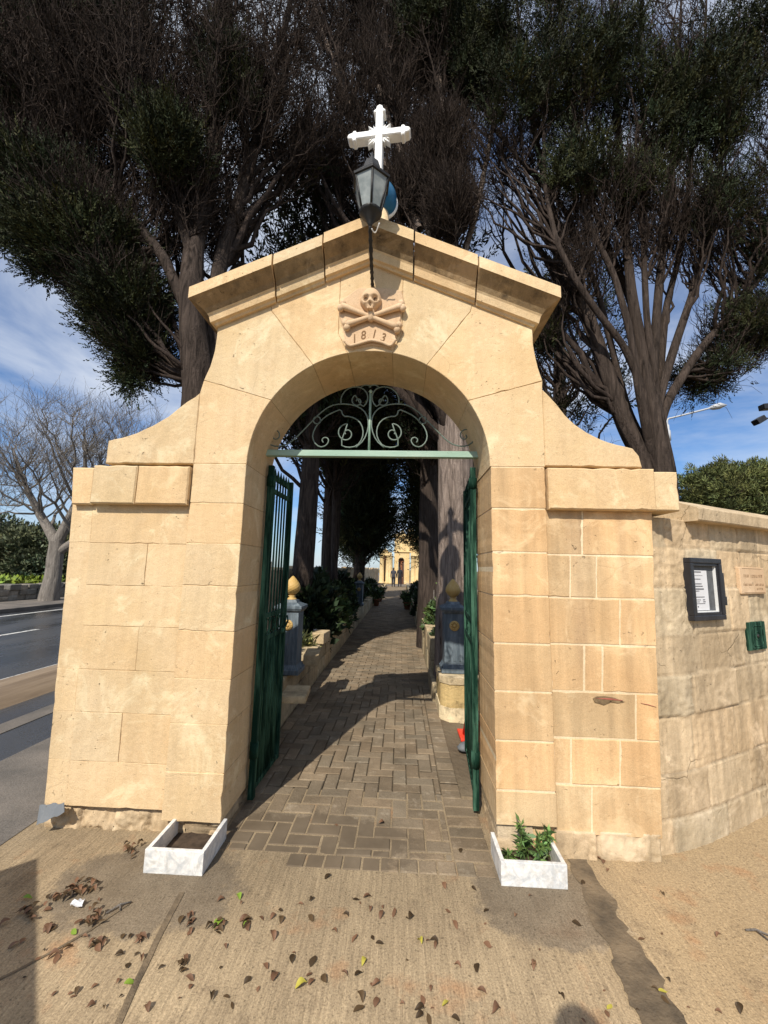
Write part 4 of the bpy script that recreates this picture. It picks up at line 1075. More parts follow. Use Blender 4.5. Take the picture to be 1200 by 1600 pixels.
def notice_box():
    M = wall_frame(1098, 920); A, B = on_wall(1073, 920)[0], on_wall(1122, 920)[0]
    W = float(np.linalg.norm((B-A)[:2])); H = float(on_wall(1098, 871)[0][2]-on_wall(1098, 967)[0][2])
    t = thing('notice_box', 'black framed glazed notice case holding a printed sheet on the old wall', 'notice board', tuple(M.translation))
    def fin(mb, name, mat, par=t): mb.v = [tuple(M @ Vector(p)) for p in mb.v]; return obj(name, mb.mesh(name), mat, par)
    w2, h2 = W/2, H/2; f = .034; mb = MB()
    mb.box(-w2, w2, -.036, .03, h2-f, h2, .005); mb.box(-w2, w2, -.036, .03, -h2, -h2+f, .005)
    mb.box(-w2, -w2+f, -.0355, .03, -h2+f, h2-f, .004); mb.box(w2-f, w2, -.0355, .03, -h2+f, h2-f, .004); fin(mb, 'frame', 'dark_frame')
    g = f+.018; mb = MB()
    mb.box(-w2+f, w2-f, -.028, -.01, h2-g, h2-f, .002); mb.box(-w2+f, w2-f, -.028, -.01, -h2+f, -h2+g, .002)
    mb.box(-w2+f, -w2+g, -.027, -.01, -h2+g, h2-g, .002); mb.box(w2-g, w2-f, -.027, -.01, -h2+g, h2-g, .002); fin(mb, 'door_frame', 'dark_frame')
    mb = MB(); mb.box(-w2+g, w2-g, -.004, .012, -h2+g, h2-g); fin(mb, 'backboard', 'board_grey')
    mb = MB(); mb.box(w2-g-.007, w2-g, -.02, -.0045, -h2+g, h2-g); mb.box(-w2+g, w2-g-.008, -.02, -.0045, -h2+g, -h2+g+.007); fin(mb, 'inner_trim', 'white_plastic')
    iw = W-2*g; x0 = -w2+g+.004; x1 = x0+iw*.66; z1 = h2-g-.03; z0 = -h2+g+.012; mb = MB()
    mb.box(x0, x1, -.0075, -.0045, z0, z1); pp = fin(mb, 'printed_sheet', 'paper')
    mb = MB(); pw = x1-x0; r = random.Random(3)
    for fz, a, b, th in ((.96, .12, .62, .007), (.87, .1, .7, .002), (.78, .06, .55, .005), (.66, .1, .6, .006), (.60, .1, .66, .006), (.53, .1, .72, .008), (.48, .1, .4, .005), (.33, .1, .72, .005), (.26, .12, .46, .004), (.26, .6, .74, .006), (.21, .12, .38, .004), (.21, .6, .76, .006), (.165, .12, .74, .004), (.09, .22, .3, .008)):
        x = x0+pw*a
        while x < x0+pw*b:
            wd = r.uniform(.006, .018); z = z0+(z1-z0)*fz
            mb.box(x, min(x+wd, x0+pw*b), -.0085, -.0076, z-th/2, z+th/2); x += wd+.003
    fin(mb, 'printed_text', 'ink', pp)
    mb = MB(); mb.box(w2+.001, w2+.026, -.03, .02, -.10, .11, .004); mb.box(w2+.001, w2+.03, -.034, .02, -.11, -.05, .004); fin(mb, 'lock', 'dark_frame')
notice_box()
def wall_plaque():
    M = wall_frame(1172, 907); A, B = on_wall(1153, 907)[0], on_wall(1191, 907)[0]
    W = float(np.linalg.norm((B-A)[:2])); H = float(on_wall(1172, 887)[0][2]-on_wall(1172, 928)[0][2]); w2, h2 = W/2, H/2
    t = thing('carved_tablet', 'small pinkish limestone tablet with worn incised lettering on the old wall', 'plaque', tuple(M.translation))
    def fin(mb, name, mat): mb.v = [tuple(M @ Vector(p)) for p in mb.v]; return obj(name, mb.mesh(name), mat, t)
    mb = MB(); mb.box(-w2, w2, -.018, .03, -h2, h2, .006); fin(mb, 'tablet', 'limestone_carved')
    mb = MB(); r = random.Random(9)
    def word(x0, x1, z, h):
        x = x0
        while x < x1-.004:
            k = r.choice('IOLTV'); w_ = .009
            if k in 'ILT': mb.box(x, x+.003, -.0186, -.0178, z, z+h)
            if k == 'L': mb.box(x, x+w_, -.0187, -.0178, z, z+.003)
            if k == 'T': mb.box(x-.003, x+w_-.003, -.0187, -.0178, z+h-.003, z+h)
            if k in 'OV':
                mb.box(x, x+.0025, -.0186, -.0178, z, z+h); mb.box(x+w_-.002, x+w_, -.0186, -.0178, z, z+h); mb.box(x+.003, x+w_-.0025, -.0187, -.0178, z, z+.003)
            x += w_+.004
    a = lambda f: -w2+W*f; zf = lambda f: h2-H*f
    word(a(.14), a(.36), zf(.38), .02); word(a(.42), a(.68), zf(.39), .02); word(a(.74), a(.92), zf(.38), .02)
    word(a(.10), a(.52), zf(.70), .016); word(a(.56), a(.95), zf(.70), .016); word(a(.62), a(.90), zf(.86), .015)
    mb.box(a(.1), a(.9), -.0186, -.0178, zf(.06), zf(.045)); mb.box(a(.1), a(.95), -.0186, -.0178, zf(.96), zf(.945))
    fin(mb, 'lettering', 'incised')
    M = wall_frame(1180, 993); A, B = on_wall(1166, 993)[0], on_wall(1193, 993)[0]
    W = float(np.linalg.norm((B-A)[:2])); H = float(on_wall(1180, 971)[0][2]-on_wall(1180, 1015)[0][2]); w2, h2 = W/2, H/2
    t = thing('wall_panel', 'small dark green metal plate with a raised rim set in the pale plaster patch', 'wall plate', tuple(M.translation))
    mb = MB(); mb.box(-w2, w2, -.014, .03, -h2, h2, .004); fin(mb, 'plate', 'green_paint')
    mb = MB(); q = np.linspace(0, 2*math.pi, 33)
    mb.tube([(w2*.62*math.copysign(abs(math.cos(s))**.5, math.cos(s)), -.014, h2*.72*math.copysign(abs(math.sin(s))**.5, math.sin(s))) for s in q], .004, 6)
    mb.tube([(w2*.3*math.cos(s), -.014, h2*.3*math.sin(s)) for s in q], .003, 6); mb.box(-w2*.7, w2*.7, -.018, -.0145, -h2*.86, -h2*.80); fin(mb, 'raised_rim', 'green_paint')
    mb = MB(); mb.lathe([(.012, -.004), (.012, .004)], 12, (0, 0, 0)); mb.v = [(x, z-.016, y) for x, y, z in mb.v]; fin(mb, 'keyhole', 'black_iron')
wall_plaque()

# ================================================================== garden walls, posts and loose stones
def stone_run(name, label, x0, x1, y0, y1, h, seed, blk=.45, end=None, mat='garden_stone', drop=0.0):
    r = random.Random(seed); t = thing(name, label, 'wall' if h > 1 else 'garden wall', ((x0+x1)/2, y0, 0)); mb = MB(); y = y0
    while y < y1-.05:
        L = min(blk*r.uniform(.8, 1.3), y1-y); hh = h*r.uniform(.95, 1.04)-drop*(y-y0)
        z = 0.0; rows = 6 if hh > 1 else (2 if hh > .3 else 1)
        for k in range(rows):
            z1 = hh*(k+1)/rows; a = r.uniform(-.01, .01)
            mb.box(x0+a, x1+a, y+.004, y+L-.004, z-.02 if k == 0 else z+.003, z1, .016, tint3(.16, .05), tilt=(r.uniform(-.008, .008), r.uniform(-.01, .01))); z = z1
        y += L
    obj('stonework', mb.mesh('stonework'), mat, t); return t
stone_run('garden_wall', 'low weathered stone wall edging the left side of the paved path', -1.22, -0.95, 0.65, 33, .44, 2, .5, drop=.004)
stone_run('boundary_wall', 'plain cemetery side wall running along the pavement behind the left shrubs', -2.06, -1.86, .55, 36, 1.62, 12, .7, mat='limestone_weathered')
stone_run('garden_wall', 'low weathered stone wall edging the right side of the path beyond the blue post', .70, 1.0, 3.5, 8.5, .60, 3, .5)
stone_run('garden_wall', 'far low stone wall along the right of the path near the chapel', .70, .95, 9.2, 33, .42, 4, .6)
def end_block():
    t = thing('stone_block', 'squat yellow stone block with whitewashed foot carrying the right blue post', 'stone block', (.88, 2.3, 0))
    mb = MB(); ch = .09
    def pr(z0, z1, g, tint, mat, nm):
        poly = [(.70-g, 2.62), (.70-g, 2.05+ch-g*.3), (.70+ch-g*.3, 2.05-g), (1.12+g, 2.05-g), (1.12+g, 2.62)]
        m_ = MB(); V = [(x, y, z0) for x, y in poly]+[(x, y, z1) for x, y in poly]; n = len(poly)
        m_.add(V, [list(range(n))[::-1], list(range(n, 2*n))]+[[i, (i+1) % n, n+(i+1) % n, n+i] for i in range(n)], tint)
        obj(nm, m_.mesh(nm), mat, t)
    pr(-.02, .13, .012, (1.7, 1.75, 1.8), 'garden_stone', 'whitewashed_foot'); pr(.132, .37, 0, (1.25, 1.15, .85), 'garden_stone', 'block'); pr(.372, .44, .01, 1.15, 'garden_stone', 'cap_slab')
    m2 = MB(); m2.box(.655, .715, 2.66, 3.48, -.02, .20, .015, .8); solo('stone_kerb_block', m2.mesh('stone_kerb_block'), 'garden_stone', 'low dark stone kerb between the yellow block and the planted wall', 'stone block')
end_block()
def post_master(x, y, z, label, s=1.0, rz=0.0):
    t = thing('garden_post', label, 'garden post', (x, y, z), 'blue posts with pineapple finials', rz)
    def P(mb, nm, mat, par=t, lab=None):
        o = bpy.data.objects.new(nm, mb.mesh(nm)); COL.objects.link(o); o.data.materials.append(MATS[mat]); o.parent = par; return o
    w_ = .115
    mb = MB(); mb.box(-w_-.035, w_+.035, -w_-.035, w_+.035, 0, .05, .006); mb.lathe([(w_*1.414+.035, .05), (w_*1.414, .10)], 4, ph=rad(45), smooth=False); P(mb, 'base', 'blue_paint')
    mb = MB(); mb.box(-w_, w_, -w_, w_, .095, .66, .005)
    for x_ in (-.06, 0, .06):
        mb.box(x_-.012, x_+.012, -w_-.006, -w_, .13, .40, .002)
    P(mb, 'shaft', 'blue_paint')
    mb = MB(); mb.lathe([(w_*1.414, .655), (w_*1.414+.03, .675), (w_*1.414+.05, .70), (w_*1.414+.05, .725), (w_*1.0, .76), (w_*.9, .775), (w_*.8, .79)], 4, ph=rad(45), smooth=False); P(mb, 'cap', 'blue_paint')
    mb = MB(); mb.lathe([(.06, .785), (.05, .80), (.032, .82), (.045, .835)], 18); V = []; F = []
    nu, nv = 40, 36
    for i in range(nv+1):
        f = i/nv; r = .084*math.sin(math.pi*min(1, f**.78))*1.0+.0008
        for j in range(nu):
            a = 2*math.pi*j/nu; u1 = (a/(2*math.pi)*10+f*8) % 1; u2 = (a/(2*math.pi)*10-f*8) % 1
            b = .007*(abs(math.sin(math.pi*u1))*abs(math.sin(math.pi*u2)))*(1 if .03 < f < .97 else 0)
            V.append(((r+b)*math.cos(a), (r+b)*math.sin(a), .83+.225*f))
    for i in range(nv):
        for j in range(nu): F.append([i*nu+j, i*nu+(j+1) % nu, (i+1)*nu+(j+1) % nu, (i+1)*nu+j])
    mb.add(V, F, 1, True); P(mb, 'finial', 'ochre_paint')
    mb = MB(); mb.lathe([(.058, 0), (.058, .008), (.045, .014), (.02, .008), (.018, .016), (.004, .018)], 20)
    for k in range(10): mb.lathe([(.003, .004), (.012, .012), (.003, .020)], 8, (.036*math.cos(k*.628), .036*math.sin(k*.628), 0))
    mb.v = [(a_, -w_-c_, .52+b_) for a_, b_, c_ in mb.v]; P(mb, 'rosette', 'ochre_paint')
    t.scale = (s, s, s); return t
pz = .445; lp = G(458, 1052, pz); rp = G(708, 1050, pz)
p0 = post_master(float(lp[0])-.07, float(lp[1])+.05, pz, 'blue pillar post with sunlit pineapple finial on the left garden wall', 1.0)
copy_tree(p0, (float(rp[0])+.01, float(rp[1])+.07, pz), 'blue pillar post with ochre pineapple finial on the yellow stone block', 0.0)
fp = U(580, 945, 10.5); copy_tree(p0, (-1.08, 10.5, .42), 'small distant blue pillar post with finial further up the left wall', 0.0)
def loose(name, px, py, z, dims, rz, lab):
    p = G(px, py, z); mb = MB(); mb.box(-dims[0]/2, dims[0]/2, -dims[1]/2, dims[1]/2, 0, dims[2], .012, tint3(.1))
    o = solo(name, mb.mesh(name), 'garden_stone', lab, 'stone'); o.location = (p[0], p[1], z); o.rotation_euler = (0, 0, rz)
loose('loose_stone', 488, 1035, .445, (.18, .42, .13), .12, 'loose cut stone resting on the left wall beside the blue post')
loose('loose_stone', 500, 1003, .45, (.22, .36, .16), -.1, 'taller loose stone block behind the first on the left garden wall')
loose('loose_stone', 462, 1090, .445, (.22, .34, .06), .1, 'flat loose slab lying in front of the left blue post')

# traffic cone and stone behind the right gate leaf
def cone():
    x, y = float(G(738, 1152)[0]), float(G(738, 1152)[1])
    t = thing('traffic_cone', 'red and white traffic cone half hidden behind the right gate leaf', 'traffic cone', (x, y, 0.004))
    mb = MB(); mb.box(x-.13, x+.13, y-.13, y+.13, .004, .03, .008); obj('base', mb.mesh('base'), 'orange_plastic', t)
    def fr(z0, z1, nm, mat, e=0.0):
        R = lambda z: .095-(.075)*(z-.03)/.40+e
        mb = MB(); mb.lathe([(R(z0), z0), (R(z1), z1)], 24, (x, y, 0)); obj(nm, mb.mesh(nm), mat, t)
    fr(.03, .44, 'cone_body', 'orange_plastic'); fr(.17, .29, 'reflective_band', 'white_plastic', .002)
    p = G(724, 1172); mb = MB(); mb.lathe([(.01, 0), (.075, .005), (.085, .03), (.06, .055), (.012, .06)], 12)
    mb.v = [(a*1.3, b*.8, c) for a, b, c in mb.v]
    o = solo('grey_stone', mb.mesh('grey_stone'), 'grey_rubber', 'flat grey weight lying on the paving beside the right gate leaf', 'weight'); o.location = (p[0]+.04, p[1], .005); o.rotation_euler = (0, 0, .5)
cone()

# ================================================================== TREES
def sample_ell(E, n):
    """E: list of (centre, radii, weight); points filling the ellipsoids, denser to the outside"""
    w_ = np.array([e[2] for e in E], float); w_ /= w_.sum(); k = rng.choice(len(E), n, p=w_)
    d = rng.normal(size=(n, 3)); d /= np.linalg.norm(d, axis=1)[:, None]; r = rng.random(n)**0.45
    C = np.array([E[i][0] for i in k]); Rr = np.array([E[i][1] for i in k])
    return C+d*r[:, None]*Rr, k, r
def attach(T, Np, k, wz=1.0):
    """index of the node each target grows from: lower than the target by about k times its distance out"""
    out = np.empty(len(T), int)
    for s in range(0, len(T), 800):
        t = T[s:s+800]; h = np.hypot(t[:, None, 0]-Np[None, :, 0], t[:, None, 1]-Np[None, :, 1])
        dz = t[:, None, 2]-Np[None, :, 2]; cost = h+wz*np.abs(dz-k*h)+np.where(dz < 0.05, 3.0, 0)
        out[s:s+800] = cost.argmin(1)
    return out
def grow(A, T, n, bow=0.18, wob=0.03, rise=0.35):
    """curved limbs from A to T, out first and then up"""
    t = np.linspace(0, 1, n)[None, :, None]; D = T-A
    ctl = A+D*0.5; ctl[:, 2] -= rise*np.linalg.norm(D, axis=1)*0.3
    ctl += rng.normal(size=A.shape)*np.linalg.norm(D, axis=1)[:, None]*bow*0.4
    P = (1-t)**2*A[:, None]+2*t*(1-t)*ctl[:, None]+t*t*T[:, None]
    wv = rng.normal(size=P.shape)*wob*np.linalg.norm(D, axis=1)[:, None, None]; wv[:, 0] = 0
    return P+wv*np.minimum(1, 4*t*(1-t)+.3)
def fluted(P, R, k=26, seed=0, amp=.16):
    P = np.asarray(P, float); n0 = len(P); tt = np.linspace(0, n0-1, n0*9); P = np.stack([np.interp(tt, range(n0), P[:, i]) for i in range(3)], 1)
    for _ in range(6): P[1:-1] = (P[:-2]+2*P[1:-1]+P[2:])/4
    R = np.interp(tt, range(n0), R); n = len(P); T = np.gradient(P, axis=0); T /= np.linalg.norm(T, axis=1)[:, None]
    A = np.cross(T, [0, 1, 0]); A /= np.linalg.norm(A, axis=1)[:, None]; B = np.cross(T, A); a = 2*np.pi*np.arange(k)/k
    L = np.concatenate([[0], np.cumsum(np.linalg.norm(np.diff(P, axis=0), axis=1))])
    u = np.cos(a)[None]*1.7+seed*3.1+L[:, None]*.22; v = np.sin(a)[None]*1.7+L[:, None]*.30+seed
    m = 1+amp*2*(fbm(u*1.6, v*1.6, 3)-.5)+amp*.7*(fbm(u*6, v*6, 2)-.5)
    V = P[:, None]+(R[:, None]*m)[..., None]*(A[:, None]*np.cos(a)[None, :, None]+B[:, None]*np.sin(a)[None, :, None])
    idx = np.arange(n*k).reshape(n, k); nx = np.roll(idx, -1, 1)
    F = np.stack([idx[:-1], nx[:-1], nx[1:], idx[1:]], -1).reshape(-1, 4)
    return V.reshape(-1, 3), F, np.full(n*k, 1.0), P, R
def tree(name, label, cat, stems, E, nl, nb, nt_, nf, fol=None, group=None, fmat='cypress_green', bmat='cypress_bark', tmat='cypress_twig',
         blade=(.085, .011), clump=.16, nbl=42, k=(1.35, 1.1), rise=.35, trunkless=False, ftint=.35, twl=(.25, .6), twup=.55, out_fol=.55, zmin=0.0, tr=1.0, lr=1.0):
    base = stems[0][0][0]
    t = thing(name, label, cat, tuple(float(q) for q in base), group)
    pr = []; nodes = []; nr = []
    for i, (P, R) in enumerate(stems):
        V, F, c, Pp, Rr = fluted(P, R, seed=i+len(name), k=26 if max(R) > .1 else 12); pr.append((V, F, c)); nodes.append(Pp[len(Pp)//6:]); nr.append(Rr[len(Rr)//6:])
    V, F, c = join_np(pr); obj('trunk', np_mesh('trunk', V, F, c, True), bmat, t)
    Np = np.concatenate(nodes); Nr = np.concatenate(nr); tb = []; zk = Np[:, 2] > zmin; Np = Np[zk]; Nr = Nr[zk]
    T1, kk, rr = sample_ell(E, nl); ia = attach(T1, Np, k[0]); A = Np[ia]; P1 = grow(A, T1, 10, .22, .012, rise)
    Ln = np.linalg.norm(T1-A, axis=1); r0 = np.minimum(Nr[ia]*.6, (.012+.012*Ln)*lr)
    R1 = r0[:, None]*(1-np.linspace(0, 1, 10)[None]**1.2*.80); V, F = tubes(P1, R1, 6); tb.append((V, F, np.ones(len(V))))
    n1 = P1[:, 2:].reshape(-1, 3); n1r = R1[:, 2:].reshape(-1)
    T2, _, _ = sample_ell(E, nb); ib = attach(T2, n1, k[1]); A2 = n1[ib]; D = T2-A2; L2 = np.linalg.norm(D, axis=1); mxl = 1.7
    T2 = A2+D*np.minimum(1, mxl/(L2+1e-6))[:, None]
    P2 = grow(A2, T2, 7, .3, .03, rise); R2 = (np.minimum(n1r[ib]*.7, .010*lr+.002))[:, None]*(1-np.linspace(0, 1, 7)[None]*.72)
    V, F = tubes(P2, R2, 4); tb.append((V, F, np.repeat(1+.3*rng.normal(size=len(P2)), 28)))
    n2 = np.concatenate([P2[:, 2:].reshape(-1, 3), n1[rng.random(len(n1)) < .3]]); tdir = (P2[:, -1]-P2[:, 0]); tdir /= np.linalg.norm(tdir, axis=1)[:, None]+1e-6
    ic = rng.integers(0, len(P2), nt_); st = P2[ic, rng.integers(1, 7, nt_)]
    dd = tdir[ic]*.75+rng.normal(size=(nt_, 3))*.5+np.array([0, 0, twup]); dd /= np.linalg.norm(dd, axis=1)[:, None]
    T3 = st+dd*rng.uniform(twl[0], twl[1], nt_)[:, None]; P3 = grow(st, T3, 5, .4, .05, .3)
    R3 = .0038*tr*(1-np.linspace(0, 1, 5)[None]*.65)*np.ones((nt_, 1)); V, F = tubes(P3, R3, 3); tb.append((V, F, np.repeat(1+.38*rng.normal(size=nt_), 15)))
    V, F, c = join_np(tb); obj('branches', np_mesh('branches', V, F, np.clip(c, .35, 2.2), True), tmat, t)
    if nf:
        cen = np.average(np.array([e[0] for e in E]), axis=0, weights=[e[2] for e in E])
        if fol is None: sel = rng.integers(0, nt_, nf); C = T3[sel]; od = dd[sel]
        else:
            Tf, _, rf_ = sample_ell(fol, nf); dmin = np.full(nf, 9e9); C = Tf.copy(); od = np.tile(np.array([0, 0, .4]), (nf, 1))
            # hang each clump on the nearest twig end so that none floats
            for s in range(0, nf, 300):
                d = np.linalg.norm(Tf[s:s+300, None]-T3[None], axis=2); j = d.argmin(1); C[s:s+300] = T3[j]*.75+Tf[s:s+300]*.25; od[s:s+300] = dd[j]
        m = vnoise(C[:, 0]*1.5+50+C[:, 2]*.7, C[:, 2]*1.5+C[:, 1]*1.3+20) > (1-out_fol)*.75
        C = C[m]; od = od[m]
        if fmat == 'cypress_green': V, F, c = sprays(C, clump*rng.uniform(.6, 1.5, len(C)), max(3, nbl//13), 13, blade[0]*4.2, blade[0], blade[1], .3, od, tvar=ftint, seed=len(name)+nl)
        else: V, F, c = blades(C, clump*rng.uniform(.7, 1.4, len(C)), nbl, blade[0], blade[1], .35, od, tvar=ftint, seed=len(name)+nl)
        obj('crown', np_mesh('crown', V, F, c), fmat, t)
    return t
THIN = 1.0
def UU(x, y, Y): return np.array(U(x, y, Y))
def Ell(px, py, Y, rx, ry, rz, w_=1.0): return (UU(px, py, Y), (rx, ry, rz), w_)
def st(pts, Ys, rs, ground=True):
    P = [UU(x, y, Y) for (x, y), Y in zip(pts, Ys)]; rs = [q*THIN for q in rs]
    if ground: P = [np.array([P[0][0], P[0][1], -.05])]+P; rs = [rs[0]*1.25]+list(rs)
    return (P, rs)
# left cypress
YL = 1.55
tree('cypress_tree', 'huge dark cypress behind the left shoulder of the gateway, its crown hanging over the road', 'tree',
     [st([(312, 620), (303, 540), (298, 460), (305, 380), (330, 280), (345, 130), (360, -20), (375, -200)], [YL]*3+[1.7, 1.9, 2.1, 2.2, 2.3], [.165, .15, .13, .11, .09, .07, .05, .02]),
      st([(330, 600), (330, 500), (345, 400), (385, 280), (420, 150), (455, 0), (480, -160)], [1.75, 1.8, 1.9, 2.1, 2.3, 2.5, 2.6], [.115, .10, .085, .07, .055, .04, .02]),
      st([(290, 480), (255, 400), (205, 340), (150, 280), (100, 200), (60, 90)], [1.55, 1.5, 1.5, 1.55, 1.6, 1.7], [.07, .06, .05, .04, .03, .015], False),
      st([(300, 400), (270, 300), (230, 180), (200, 50), (180, -100)], [1.6, 1.7, 1.8, 1.9, 2.0], [.065, .055, .045, .03, .015], False)],
     [Ell(300, 150, 2.0, 1.3, 1.1, 1.9, 3), Ell(160, 170, 1.8, 1.2, 1.0, 1.4, 2.5), Ell(60, 120, 1.8, 1.2, .9, 1.3, 2), Ell(430, 150, 2.4, 1.0, .9, 1.6, 2), Ell(300, -60, 2.2, 1.9, 1.2, 1.6, 1.6), Ell(140, 370, 1.65, .75, .7, .55, 1.4), Ell(60, 300, 1.7, .7, .6, .5, 1.0), Ell(200, 480, 1.6, .38, .4, .42, .9), Ell(225, 560, 1.65, .22, .25, .25, .3), Ell(300, 330, 1.9, .6, .6, .8, 1.2)],
     320, 3400, 32000, 3600,
     [Ell(60, 320, 1.7, 1.0, .7, .45, 2.2), Ell(130, 400, 1.6, .75, .6, .40, 2.2), Ell(200, 490, 1.6, .36, .4, .45, 1.6), Ell(225, 570, 1.65, .2, .25, .25, .5), Ell(60, 60, 1.8, 1.1, .9, .9, 2.2), Ell(150, 40, 1.7, .8, .6, .6, 1.2), Ell(260, 230, 1.35, .35, .3, .4, .5), Ell(20, 180, 1.8, .8, .7, .8, 1.6), Ell(360, 130, 1.8, .3, .3, .6, .5), Ell(120, -120, 2, 1.6, 1.0, .8, 1.2)], out_fol=.85, nbl=170, blade=(.046, .0072), clump=.15, ftint=.55, k=(2.2, 1.5), tr=1.3, zmin=2.7)
# cypress just inside the gate, right of the path
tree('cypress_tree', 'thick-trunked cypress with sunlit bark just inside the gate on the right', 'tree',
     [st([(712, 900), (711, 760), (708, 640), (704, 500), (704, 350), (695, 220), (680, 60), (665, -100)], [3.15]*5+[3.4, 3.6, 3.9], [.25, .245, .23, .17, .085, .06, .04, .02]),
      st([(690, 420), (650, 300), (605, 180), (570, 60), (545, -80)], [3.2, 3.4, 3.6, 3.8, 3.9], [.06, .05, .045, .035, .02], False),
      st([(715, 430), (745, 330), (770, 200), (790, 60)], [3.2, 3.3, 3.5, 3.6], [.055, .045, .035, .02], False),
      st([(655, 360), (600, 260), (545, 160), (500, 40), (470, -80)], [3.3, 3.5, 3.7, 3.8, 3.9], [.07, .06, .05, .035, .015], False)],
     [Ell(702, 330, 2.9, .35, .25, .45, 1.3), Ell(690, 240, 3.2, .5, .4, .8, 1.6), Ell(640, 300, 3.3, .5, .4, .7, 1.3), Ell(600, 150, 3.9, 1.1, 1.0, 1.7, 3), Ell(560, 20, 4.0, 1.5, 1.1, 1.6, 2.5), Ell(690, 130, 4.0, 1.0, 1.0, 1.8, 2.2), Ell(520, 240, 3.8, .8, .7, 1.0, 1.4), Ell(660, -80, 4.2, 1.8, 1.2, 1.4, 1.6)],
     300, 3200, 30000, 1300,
     [Ell(690, 60, 3.6, .9, .8, .7, 2), Ell(560, -20, 3.8, 1.4, 1, .6, 1), Ell(760, 100, 3.4, .6, .5, .7, 1.2)], out_fol=.7, nbl=170, blade=(.046, .0072), clump=.15, ftint=.55, k=(2.4, 1.7), tr=1.45, bmat='sunlit_bark', zmin=3.3)
